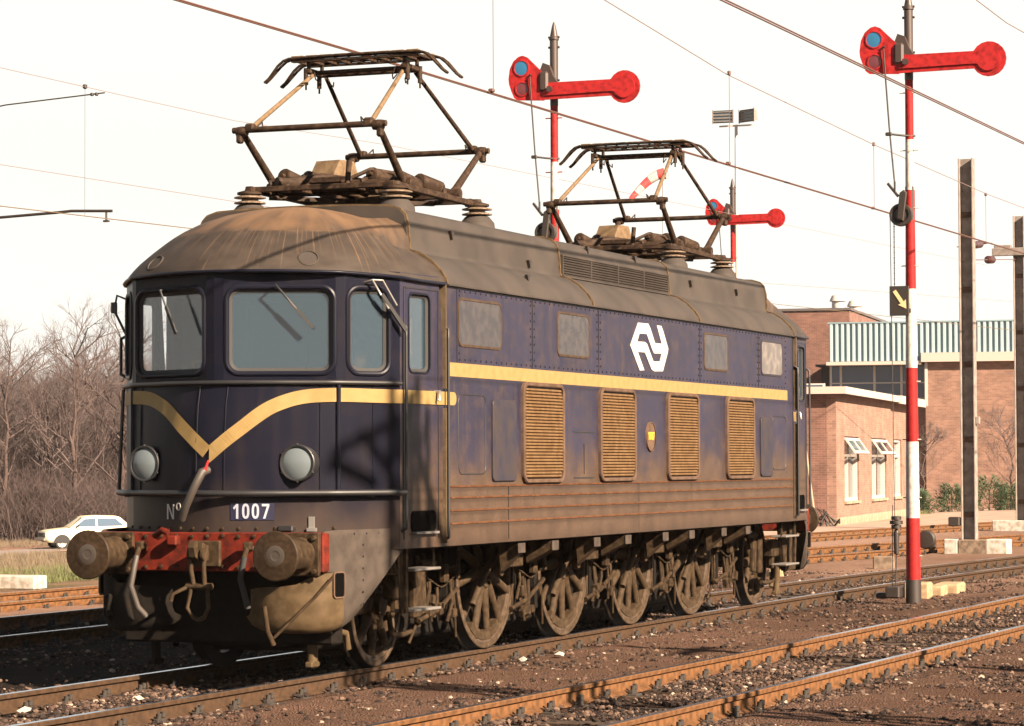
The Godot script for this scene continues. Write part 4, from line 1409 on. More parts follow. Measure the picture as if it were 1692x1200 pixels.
func build_buffers(loco: Node3D) -> void:
	for e in 2:
		var X := func(x: float) -> float: return x if e == 0 else LL - x
		var dir := Vector3(-1 if e == 0 else 1, 0, 0)
		var s := sb()
		box(s, Vector3(X.call(-.02), 1.065, 0), Vector3(.2, .33, 2.16), Basis(), .01)
		obj("buffer_beam", s, M.beam_red, loco)
		s = sb()
		for zs in [1.0, -1.0]:
			box(s, Vector3(X.call(-.128), 1.065, 1.0 * zs), Vector3(.02, .33, .11), Basis(), .004)
		obj("beam_end_strip", s, M.skirt_grey if e == 0 else M.under_brown, loco)
		s = sb()
		for i in 15:
			for y in [1.195, .935]:
				lathe(s, [Vector2(.018, 0), Vector2(.016, .014), Vector2(0, .018)], along(dir, Vector3(X.call(-.12), y + .004 * (i % 3), -1.03 + i * .147)), 6)
			lathe(s, [Vector2(.016, 0), Vector2(.014, .012), Vector2(0, .016)], along(dir, nose_at(-1.0 + i * .14, 1.262, .0) if e == 0 else Vector3(LL, 1.262, -1.0 + i * .14)), 6)
		tag(obj("bolts", s, M.under_brown, loco), "", "", "", "stuff")
		for zs in [1.0, -1.0]:
			var bf := part("buffer", loco)
			var o := Vector3(X.call(-.12), 1.05, .875 * zs)
			s = sb()
			box(s, o + dir * .02, Vector3(.04, .36, .36), Basis(), .008)
			for k in 4: lathe(s, [Vector2(.024, .0), Vector2(.022, .03), Vector2(0, .034)], along(dir, o + dir * .04 + Vector3(0, .14 * [1, 1, -1, -1][k], .14 * [1, -1, 1, -1][k])), 6)
			obj("base_plate", s, M.under_brown, bf)
			s = sb()
			lathe(s, [Vector2(.15, .03), Vector2(.138, .07), Vector2(.138, .34), Vector2(.125, .35), Vector2(.1, .35), Vector2(.1, .46)], along(dir, o), 32)
			obj("buffer_stock", s, M.under_brown, bf)
			s = sb()
			lathe(s, [Vector2(.1, .44), Vector2(.195, .455), Vector2(.206, .465), Vector2(.208, .488), Vector2(.198, .497), Vector2(.12, .507), Vector2(.09, .513), Vector2(0, .516)], along(dir, o), 40)
			obj("buffer_head", s, M.buffer_grease, bf)
			s = sb()
			lathe(s, [Vector2(.085, .5135), Vector2(.07, .5165), Vector2(.045, .519), Vector2(.03, .5165), Vector2(0, .517)], along(dir, o + Vector3(0, .005, .01)), 20)
			obj("worn_face", s, M.worn_steel, bf)
		if e == 1: continue
		# draw hook and screw coupling
		var dh := part("draw_gear", loco)
		s = sb()
		box(s, Vector3(-.13, 1.05, 0), Vector3(.04, .22, .26), Basis(), .01)
		prism(s, PackedVector2Array([Vector2(0, -.05), Vector2(.18, -.06), Vector2(.27, -.02), Vector2(.3, .06), Vector2(.27, .12), Vector2(.22, .1), Vector2(.235, .05), Vector2(.2, .02), Vector2(.16, .04), Vector2(.14, .1), Vector2(0, .06)]), .055, Transform3D(Basis(Vector3(-1, 0, 0), Vector3.UP, Vector3(0, 0, 1)), Vector3(-.12, 1.05, -.03)), .008)
		obj("draw_hook", s, M.wheel_dirt, dh)
		s = sb()
		for zs in [1.0, -1.0]:
			lathe(s, [Vector2(0, .03), Vector2(.06, .025), Vector2(.06, 0)], along(Vector3(0, 0, zs), Vector3(-.3, 1.05, .05 * zs)), 14)
			tube(s, [Vector3(-.3, 1.05, .06 * zs), Vector3(-.31, .92, .06 * zs), Vector3(-.27, .78, .05 * zs)], .022, 8)
			tube(s, [Vector3(-.27, .78, .075 * zs), Vector3(-.3, .6, .1 * zs), Vector3(-.28, .52, .05 * zs), Vector3(-.28, .5, 0)], .02, 8)
		tube(s, [Vector3(-.27, .78, -.12), Vector3(-.27, .78, .12)], .03, 8)
		tube(s, [Vector3(-.27, .78, -.1), Vector3(-.36, .72, -.2), Vector3(-.36, .66, -.22)], .018, 7)
		obj("screw_coupling", s, M.wheel_dirt, dh)
		# air hoses hanging from the beam, red cocks
		for z in [-.6, .42]:
			var hp := part("brake_hose", loco)
			s = sb()
			tube(s, [Vector3(-.12, 1.1, z), Vector3(-.22, 1.1, z), Vector3(-.27, 1.02, z)], .024, 8)
			box(s, Vector3(-.2, 1.12, z), Vector3(.07, .07, .07), Basis(), .012)
			obj("cock", s, M.under_brown, hp)
			s = sb()
			tube(s, [Vector3(-.27, 1.03, z), Vector3(-.31, .93, z), Vector3(-.33, .78, z - .02), Vector3(-.3, .6, z + .03), Vector3(-.24, .52, z + .08)] if z < 0 else [Vector3(-.27, 1.03, z), Vector3(-.28, .85, z - .03), Vector3(-.2, .6, z)], .027, 9)
			obj("hose", s, M.hose_grey if z < -.5 else M.rubber, hp)
		s = sb()
		tube(s, [Vector3(-.2, 1.2, -.46), Vector3(-.26, 1.25, -.36), Vector3(-.26, 1.23, -.3)], .028, 8)
		box(s, Vector3(-.17, 1.16, -.3), Vector3(.08, .09, .1), Basis(), .015)
		obj("cock_handle", s, M.beam_red, loco)
		# dark gear hanging under the beam
		s = sb()
		box(s, Vector3(.1, .72, -.88), Vector3(.2, .32, .1), Basis(), .02)
		box(s, Vector3(-.1, .6, -.95), Vector3(.12, .2, .08), Basis(), .02)
		box(s, Vector3(.35, .62, 0), Vector3(.2, .7, 2.0), Basis(), .02)
		box(s, Vector3(1.1, .55, 0), Vector3(1.4, .62, .9), Basis(), .03)
		tube(s, [Vector3(-.1, .9, -.72), Vector3(-.2, .7, -.74), Vector3(-.18, .48, -.7)], .03, 8)
		tube(s, [Vector3(.0, .55, -1.0), Vector3(-.1, .5, -.95), Vector3(-.2, .54, -.9)], .03, 8)
		obj("under_beam_gear", s, M.frame_dark, loco)

func insulator(s: SurfaceTool, c: Vector3, h: float, r: float, sheds: int) -> void:
	var prof := [Vector2(r * .55, 0)]
	for i in sheds:
		var y := h * (i + .2) / sheds
		prof += [Vector2(r * .5, y), Vector2(r, y + h * .1 / sheds), Vector2(r, y + h * .3 / sheds), Vector2(r * .55, y + h * .65 / sheds)]
	prof += [Vector2(r * .55, h), Vector2(0, h)]
	lathe(s, prof, Transform3D(Basis(), c), 20)

func build_pantograph(loco: Node3D, dx: float) -> void:
	var p := part("pantograph", loco, Vector3(dx, 0, 0))
	var s := sb()
	for zs in [1.0, -1.0]:
		for x in [2.18, 4.16]:
			s = sb()
			lathe(s, [Vector2(.19, -.12), Vector2(.17, .03), Vector2(.12, .09), Vector2(.1, .1), Vector2(0, .1)], Transform3D(Basis(), Vector3(x, 4.13, .745 * zs)), 20)
			obj("insulator_pedestal", s, M.roof_grey, p)
			s = sb(); insulator(s, Vector3(x, 4.225, .745 * zs), .1, .15, 2); obj("insulator", s, M.porcelain, p)
			s = sb(); lathe(s, [Vector2(.12, 0), Vector2(.12, .02), Vector2(.05, .04), Vector2(.04, .07), Vector2(0, .07)], Transform3D(Basis(), Vector3(x, 4.325, .745 * zs)), 16); obj("insulator_cap", s, M.panto_brown, p)
	# base frame
	s = sb()
	for zs in [1.0, -1.0]:
		bar(s, Vector3(2.1, 4.37, .72 * zs), Vector3(4.3, 4.345, .72 * zs), .07, .055, .006)
		bar(s, Vector3(2.2, 4.37, .3 * zs), Vector3(4.1, 4.36, .3 * zs), .05, .045, .005)
	for x in [2.2, 2.75, 3.5, 4.1]: bar(s, Vector3(x, 4.372, -.72), Vector3(x, 4.372, .72), .06, .05, .005)
	bar(s, Vector3(2.3, 4.3, -.6), Vector3(3.4, 4.29, .6), .05, .04)
	bar(s, Vector3(3.3, 4.3, -.6), Vector3(2.5, 4.29, .6), .05, .04)
	obj("base_frame", s, M.panto_brown, p)
	s = sb()
	for x in [2.56, 3.75]:
		tube(s, [Vector3(x, 4.415, -.74), Vector3(x, 4.415, .74)], .05, 12)
		for zs in [1.0, -1.0]:
			box(s, Vector3(x, 4.41, .58 * zs), Vector3(.16, .13, .07), Basis(), .02)
			box(s, Vector3(x + .02, 4.43, .25 * zs), Vector3(.12, .12, .05), Basis(Vector3.BACK, .4), .02)
	obj("arm_shaft", s, M.panto_brown, p)
	# drives, springs and covers
	for q in [[2.72, -.42, 3.05, -.3, .075], [2.62, .3, 2.95, .36, .07], [3.05, .36, 3.4, .42, .09], [3.45, .42, 3.75, .52, .085], [2.5, -.55, 2.8, -.5, .08]]:
		s = sb()
		var a := Vector3(q[0], 4.52, q[1])
		var b := Vector3(q[2], 4.46, q[3])
		tube(s, [a, a.lerp(b, .02), a.lerp(b, .04), a.lerp(b, .96), a.lerp(b, .98), b], [q[4] * .6, q[4] * .95, q[4], q[4], q[4] * .95, q[4] * .6], 14)
		tube(s, [a - (b - a) * .15, b + (b - a) * .15], q[4] * .3, 8)
		obj("spring_cylinder", s, M.panto_brown, p)
	s = sb()
	prism(s, PackedVector2Array([Vector2(-.24, 0), Vector2(.24, 0), Vector2(.2, .2), Vector2(.13, .33), Vector2(-.1, .33), Vector2(-.19, .2)]), .3, Transform3D(Basis(Vector3.UP, -.2), Vector3(3.3, 4.4, -.52)), .02)
	obj("drive_cover", s, M.panto_tan, p)
	s = sb()
	prism(s, PackedVector2Array([Vector2(-.17, 0), Vector2(.17, 0), Vector2(.15, .14), Vector2(.1, .19), Vector2(-.12, .19), Vector2(-.16, .12)]), .26, Transform3D(Basis(), Vector3(3.85, 4.4, -.35)), .02)
	obj("drive_cover", s, M.panto_tan, p)
	s = sb()
	box(s, Vector3(2.75, 4.47, -.1), Vector3(.5, .06, .5), Basis(), .01)
	tube(s, [Vector3(2.3, 4.4, .2), Vector3(2.3, 4.62, .22)], .028, 8)
	tube(s, [Vector3(2.5, 4.44, .05), Vector3(2.6, 4.56, .3), Vector3(2.9, 4.55, .4), Vector3(3.0, 4.4, .5)], .02, 7)
	tube(s, [Vector3(2.3, 4.42, -.6), Vector3(2.6, 4.5, -.2), Vector3(3.1, 4.46, .2), Vector3(3.6, 4.42, .5)], .045, 8)
	tube(s, [Vector3(2.25, 4.44, -.5), Vector3(2.9, 4.42, -.1), Vector3(3.4, 4.44, .1)], .05, 8)
	for k in 9: box(s, Vector3(2.35 + k * .2, 4.40 + .02 * (k % 3), -.45 + .11 * k), Vector3(.1, .1, .1), Basis(Vector3(0, 1, .3).normalized(), k * 1.1), .02)
	obj("linkage", s, M.panto_brown, p)
	# diamond
	for zs in [1.0, -1.0]:
		for q in [[2.56, 4.415, .655, 1.905, 4.885, .69], [3.75, 4.415, .655, 4.40, 4.89, .69]]:
			s = sb()
			var a := Vector3(q[0], q[1], q[2] * zs)
			var b := Vector3(q[3], q[4], q[5] * zs)
			tube(s, [a, a.lerp(b, .12), a.lerp(b, .9), b], [.05, .038, .03, .034], 10)
			obj("lower_arm", s, M.panto_brown, p)
			s = sb()
			lathe(s, [Vector2(0, .05), Vector2(.045, .05), Vector2(.05, .0), Vector2(.045, -.05), Vector2(0, -.05)], along(Vector3(0, 0, 1), b), 12)
			box(s, b + Vector3(0, -.05, .02 * zs), Vector3(.07, .12, .06), Basis(), .015)
			obj("knee_joint", s, M.panto_brown, p)
		for q in [[1.91, 4.905, .61, 3.0, 5.545, .47], [4.40, 4.905, .61, 3.28, 5.545, .47]]:
			s = sb()
			tube(s, [Vector3(q[0], q[1], q[2] * zs), Vector3(q[3], q[4], q[5] * zs)], [.024, .02], 9)
			obj("upper_arm", s, M.panto_tan if q[0] < 3 else M.panto_brown, p)
	for x in [1.892, 4.409]:
		s = sb()
		tube(s, [Vector3(x, 4.896, -.775), Vector3(x, 4.896, .775)], .029, 10)
		for zs in [1.0, -1.0]:
			box(s, Vector3(x + .01, 4.92, .6 * zs), Vector3(.08, .07, .09), Basis(), .015)
			tube(s, [Vector3(x, 4.92, .53 * zs), Vector3(x + .05, 4.97, .5 * zs), Vector3(x + .1, 4.93, .52 * zs), Vector3(x + .05, 4.88, .54 * zs)], .008, 5)
		obj("knee_tube", s, M.panto_brown, p)
	s = sb()
	for x in [3.02, 3.22]: tube(s, [Vector3(x, 5.56, -.5), Vector3(x, 5.56, .5)], .022, 9)
	for zs in [1.0, -1.0]:
		box(s, Vector3(3.1, 5.57, .5 * zs), Vector3(.34, .05, .07), Basis(), .01)
		for x in [2.95, 3.25]:
			tube(s, [Vector3(x, 5.57, .5 * zs), Vector3(x, 5.66, .5 * zs)], .02, 7)
			tube(s, [Vector3(x, 5.6, .53 * zs), Vector3(x, 5.44, .53 * zs)], .024, 8)
			tube(s, [Vector3(x, 5.45, .53 * zs), Vector3(x, 5.39, .53 * zs)], .01, 6)
			tube(s, [Vector3(x - .05, 5.55, .42 * zs), Vector3(x - .06, 5.48, .4 * zs), Vector3(x, 5.45, .38 * zs), Vector3(x + .05, 5.5, .4 * zs)], .007, 5)
	obj("head_carrier", s, M.panto_brown, p)
	for x in [2.92, 3.28]:
		s = sb()
		for off in [-.035, .035]:
			var pts := []
			for q in [[-.95, 5.475], [-.9, 5.515], [-.8, 5.625], [-.74, 5.672], [-.68, 5.69], [-.4, 5.698], [0, 5.70], [.4, 5.698], [.68, 5.69], [.74, 5.672], [.8, 5.625], [.9, 5.515], [.95, 5.475]]:
				pts.append(Vector3(x + off * (1.0 if absf(q[0]) < .85 else .5), q[1], q[0]))
			tube(s, pts, .0135, 7)
		obj("collector_bow", s, M.panto_brown, p)
		s = sb()
		box(s, Vector3.ZERO, Vector3(.05, .022, .125), Basis(), .004)
		var carbon := done(s, M.panto_tan)
		for k in 9: inst("contact_strip", carbon, p, Transform3D(Basis(), Vector3(x, 5.706, -.6 + k * .15)))
	s = sb()
	for k in 10:
		bar(s, Vector3(2.92, 5.672, -.63 + k * .14), Vector3(3.28, 5.672, -.63 + k * .14), .025, .02)
	for x in [2.92, 3.28]: bar(s, Vector3(x, 5.665, -.66), Vector3(x, 5.665, .66), .06, .02)
	obj("head_cross_bars", s, M.panto_brown, p)

func build_loco() -> void:
	var loco := thing("electric_locomotive", "dark blue and dusty brown electric locomotive with yellow V stripe, pantographs raised", "locomotive")
	build_body(loco)
	build_roof(loco)
	build_side_details(loco)
	build_front_details(loco)
	build_underframe(loco)
	build_buffers(loco)
	build_pantograph(loco, 0.0)
	build_pantograph(loco, 8.17)

# ------------------------------------------------------------------ signals, masts and wires
func semaphore(at: Vector3, lift: float, near: bool, label: String) -> void:
	var t := thing("semaphore_signal", label, "railway signal", at, "semaphore signals with red arms")
	var s: SurfaceTool
	var py := 7.41 + lift
	# banded mast
	var cuts := [0.27, 1.12, 2.17, 3.19, 4.28, 5.65, 6.35, 7.2]
	var rad := func(y: float) -> float: return lerpf(.102, .056, clampf(y / 6.6, 0, 1))
	s = sb()
	lathe(s, [Vector2(.108, -.4), Vector2(.106, .27), Vector2(.1, .272)], Transform3D(), 24)
	obj("mast_foot", s, M.iron_black, t)
	for i in cuts.size() - 1:
		var a: float = cuts[i] + (lift if i > 0 else 0.0)
		var b: float = cuts[i + 1] + lift
		s = sb()
		lathe(s, [Vector2(rad.call(a), a), Vector2(rad.call(b), b)], Transform3D(), 24)
		obj("mast_band", s, M.mast_red if i % 2 == 0 else M.white_paint, t)
	s = sb()
	lathe(s, [Vector2(.06, 7.18 + lift), Vector2(.062, 8.15 + lift), Vector2(.075, 8.16 + lift), Vector2(.075, 8.2 + lift), Vector2(.06, 8.21 + lift), Vector2(.03, 8.36 + lift), Vector2(.012, 8.42 + lift), Vector2(0, 8.43 + lift)], Transform3D(), 20)
	for y in [7.4, 7.56, 8.05, 8.2]:
		for zs in [1.0, -1.0]: lathe(s, [Vector2(.018, 0), Vector2(.018, .02), Vector2(0, .022)], along(Vector3(0, 0, zs), Vector3(0, y + lift, .066 * zs)), 6)
	obj("mast_top", s, M.mast_brown, t)
	s = sb()
	for i in 9:
		var y := .6 + i * .8
		tube(s, [Vector3(-.02, y, -.13), Vector3(-.02, y, .13)], .009, 5)
	obj("climbing_pegs", s, M.mast_red if not near else M.white_paint, t)
	# arm with its two spectacles; local x of the outline is world z
	var arm := part("signal_arm", t, Vector3(-.14, py, 0))
	var face := Transform3D(Basis(Vector3(0, 0, 1), Vector3(0, 1, 0), Vector3(-1, 0, 0)), Vector3.ZERO)
	s = sb()
	var ol := PackedVector2Array()
	for q in [[-.10, -.161], [-.52, -.138], [-.57, -.1], [-.61, -.007], [-.648, .1], [-.657, .182], [-.636, .33], [-.58, .44], [-.5, .505], [-.43, .52], [-.36, .49], [-.29, .42], [-.19, .323], [-.13, .27], [-.1, .12]]: ol.append(Vector2(q[0], q[1]))
	prism(s, ol, .03, face, .01)
	obj("spectacle_plate", s, M.signal_red, arm)
	s = sb()
	var al := PackedVector2Array([Vector2(-.12, .1), Vector2(-.12, -.15), Vector2(.93, -.14)])
	for k in 17:
		var a := PI + .52 + (TAU - 1.04) * k / 16.0
		al.append(Vector2(1.15 + cos(a) * .24, -.018 + sin(a) * .24))
	al.append(Vector2(.93, .1))
	prism(s, al, .035, face * Transform3D(Basis(), Vector3(0, 0, -.004)), .014)
	obj("arm_plate", s, M.signal_red, arm)
	s = sb()
	var rl := PackedVector2Array([Vector2(-.1, .045), Vector2(-.1, -.09), Vector2(.95, -.075)])
	for k in 15:
		var a := PI + .4 + (TAU - .8) * k / 14.0
		rl.append(Vector2(1.15 + cos(a) * .165, -.018 + sin(a) * .165))
	rl.append(Vector2(.95, .045))
	prism(s, rl, .05, face * Transform3D(Basis(), Vector3(0, 0, .0)), .012)
	obj("pressed_ridge", s, M.signal_red, arm)
	for q in [[-.45, .335, .104, "lens_blue"], [-.44, .025, .09, "lens_dark"]]:
		var ln := part("spectacle", arm)
		var ax := Transform3D(Basis(Vector3(0, 0, 1), Vector3(-1, 0, 0), Vector3(0, -1, 0)), Vector3(0, q[1], q[0]))
		s = sb(); lathe(s, [Vector2(q[2], .02), Vector2(q[2] + .004, .042), Vector2(q[2] + .022, .04), Vector2(q[2] + .03, .026)], ax, 28); obj("lens_rim", s, M.signal_red, ln)
		s = sb(); lathe(s, [Vector2(q[2] + .002, .032), Vector2(q[2] * .5, .036), Vector2(0, .038)], ax, 28, true); obj("lens", s, M[q[3]], ln)
	s = sb()
	box(s, Vector3(.02, .12, -.1), Vector3(.16, .3, .14), Basis(), .03)
	prism(s, PackedVector2Array([Vector2(-.17, .08), Vector2(.12, .08), Vector2(.04, .2), Vector2(-.02, .36), Vector2(-.12, .4), Vector2(-.16, .3)]), .08, face * Transform3D(Basis(), Vector3(0, 0, -.06)), .012)
	tube(s, [Vector3(-.08, -.0, 0), Vector3(.14, 0, 0)], .045, 10)
	obj("arm_bracket", s, M.mast_brown, arm)
	# rod down from the spectacle to the pulley
	s = sb()
	tube(s, [Vector3(-.2, py + .2, -.31), Vector3(-.18, py - .9, -.24), Vector3(-.18, 5.72 + lift, -.17)], .012, 6)
	tube(s, [Vector3(-.2, py + .22, -.31), Vector3(-.12, py + .24, -.3)], .016, 6)
	obj("operating_rod", s, M.iron_black, t)
	s = sb()
	tube(s, [Vector3(-.18, 6.42 + lift, -.23), Vector3(-.08, 6.40 + lift, -.05), Vector3(0, 6.4 + lift, .08)], .016, 6)
	box(s, Vector3(-.18, 6.42 + lift, -.25), Vector3(.04, .05, .09), Basis(), .01)
	obj("rod_guide", s, M.iron_black, t)
	var pl := part("pulley_gear", t, Vector3(0, lift, 0))
	s = sb()
	var wx := Transform3D(Basis(Vector3(0, 0, 1), Vector3(-1, 0, 0), Vector3(0, -1, 0)), Vector3(-.12, 5.3, -.1))
	lathe(s, [Vector2(.04, -.03), Vector2(.09, -.02), Vector2(.12, -.05), Vector2(.155, -.05), Vector2(.16, -.02), Vector2(.15, 0), Vector2(.16, .02), Vector2(.155, .05), Vector2(.12, .05), Vector2(.09, .03), Vector2(.04, .04), Vector2(0, .05)], wx, 32)
	obj("pulley_wheel", s, M.iron_black, pl)
	s = sb()
	prism(s, PackedVector2Array([Vector2(-.14, -.06), Vector2(-.05, -.09), Vector2(.0, .3), Vector2(-.04, .34), Vector2(-.1, .3)]), .05, face * Transform3D(Basis(), Vector3(0, 5.3, .16)), .01)
	bar(s, Vector3(-.18, 5.55, -.12), Vector3(-.18, 5.74, -.27), .03, .04, .006)
	bar(s, Vector3(-.18, 5.62, -.17), Vector3(-.18, 5.76, -.17), .025, .03, .005)
	tube(s, [Vector3(-.2, 5.3, -.1), Vector3(.04, 5.3, -.06)], .03, 8)
	box(s, Vector3(.0, 5.46, .0), Vector3(.1, .5, .12), Basis(), .015)
	obj("crank", s, M.iron_black, pl)
	s = sb()
	tube(s, [Vector3(-.14, 5.26, -.25), Vector3(-.14, 1.0, -.22)], .006, 5)
	tube(s, [Vector3(-.12, 5.26, -.2), Vector3(-.12, 4.3, -.2)], .005, 5)
	for k in 24: box(s, Vector3(-.12, 4.35 + k * .036, -.2), Vector3(.014, .026, .018), Basis(Vector3.UP, k * PI / 2), .003)
	obj("pull_wire", s, M.iron_black, pl)
	if not near: return
	# black board with a pale arrow pointing down to the right
	var bd := part("arrow_board", t)
	s = sb(); box(s, Vector3(-.16, 4.11, -.125), Vector3(.03, .41, .27), Basis(), .004); box(s, Vector3(-.1, 3.98, -.02), Vector3(.1, .05, .08)); obj("board", s, M.iron_black, bd)
	s = sb()
	var d := Vector2(.74, -.67).rotated(-.25)
	var n := Vector2(-d.y, d.x)
	var o := Vector2(-.19, 4.25)
	prism(s, PackedVector2Array([o + n * .025, o - n * .025, o - n * .025 + d * .2, o - n * .065 + d * .19, o + d * .3, o + n * .065 + d * .19, o + n * .025 + d * .2]), .006, face * Transform3D(Basis(), Vector3(0, 0, .176)))
	obj("arrow", s, M.arrow_cream, bd)
	# wire weights and the box they run into
	s = sb()
	for q in [[1.12, .07], [1.06, .09], [1.0, .07]]: lathe(s, [Vector2(.02, -.03), Vector2(q[1], -.025), Vector2(q[1], .025), Vector2(.02, .03)], Transform3D(Basis(), Vector3(-.14, q[0], -.2)), 14)
	lathe(s, [Vector2(0, -.36), Vector2(.035, -.34), Vector2(.04, -.05), Vector2(.02, 0)], Transform3D(Basis(), Vector3(-.14, .97, -.2)), 10)
	tube(s, [Vector3(-.14, .7, -.2), Vector3(-.13, .1, -.22)], .008, 5)
	tube(s, [Vector3(-.1, 1.3, -.26), Vector3(-.1, .1, -.27)], .006, 5)
	box(s, Vector3(-.1, .1, -.24), Vector3(.3, .16, .2), Basis(), .02)
	box(s, Vector3(-.05, .05, -.42), Vector3(.2, .08, .16), Basis(), .02)
	obj("wire_weight", s, M.iron_black, t)
	s = sb()
	lathe(s, [Vector2(.05, -.06), Vector2(.11, -.06), Vector2(.13, -.03), Vector2(.13, .03), Vector2(.11, .06), Vector2(.04, .065), Vector2(0, .065)], Transform3D(Basis(Vector3(0, 0, 1), Vector3(-1, 0, 0), Vector3(0, -1, 0)), Vector3(.08, .82, .17)), 18)
	obj("ground_pulley", s, M.iron_black, t)

func hcolumn(called: String, label: String, at: Vector3, h: float, w: float, dp: float) -> Node3D:
	var t := thing(called, label, "catenary mast", at, "steel masts of the overhead line")
	var s := sb()
	box(s, Vector3(0, h / 2, -w / 2 + .012), Vector3(dp, h, .024), Basis(), .003)
	obj("flange", s, M.mast_grey, t)
	s = sb()
	box(s, Vector3(0, h / 2, w / 2 - .012), Vector3(dp, h, .024), Basis(), .003)
	obj("flange", s, M.mast_grey, t)
	s = sb()
	box(s, Vector3(0.03, h / 2, 0), Vector3(.02, h - .004, w - .05))
	obj("web", s, M.mast_grey, t)
	s = sb()
	for k in int(h / .5):
		for zz in [-.09, .09]: lathe(s, [Vector2(.016, 0), Vector2(.014, .012), Vector2(0, .016)], along(Vector3(-1, 0, 0), Vector3(.02, .3 + k * .5, zz)), 6)
	for k in int(h / 1.6): box(s, Vector3(.0, .9 + k * 1.6, 0), Vector3(.05, .12, w - .06), Basis(), .004)
	tag(obj("bolts", s, M.rib_dirt, t), "", "", "", "stuff")
	return t

func strung(s: SurfaceTool, pts: Array, r: float, sag := 0.0) -> void:
	var q := []
	for i in pts.size() - 1:
		var m := 8 if sag > 0.0 else 1
		for k in m:
			var t := float(k) / m
			q.append(pts[i].lerp(pts[i + 1], t) - Vector3(0, sag * 4.0 * t * (1.0 - t), 0))
	q.append(pts[-1])
	tube(s, q, r, 6)

func disc_insulator(s: SurfaceTool, a: Vector3, b: Vector3, r: float, n: int) -> void:
	var l := a.distance_to(b)
	var prof := [Vector2(0, 0), Vector2(r * .4, 0)]
	for i in n: prof += [Vector2(r * .45, l * (i + .1) / n), Vector2(r, l * (i + .35) / n), Vector2(r, l * (i + .6) / n), Vector2(r * .45, l * (i + .9) / n)]
	prof += [Vector2(0, l)]
	lathe(s, prof, along(b - a, a), 14)

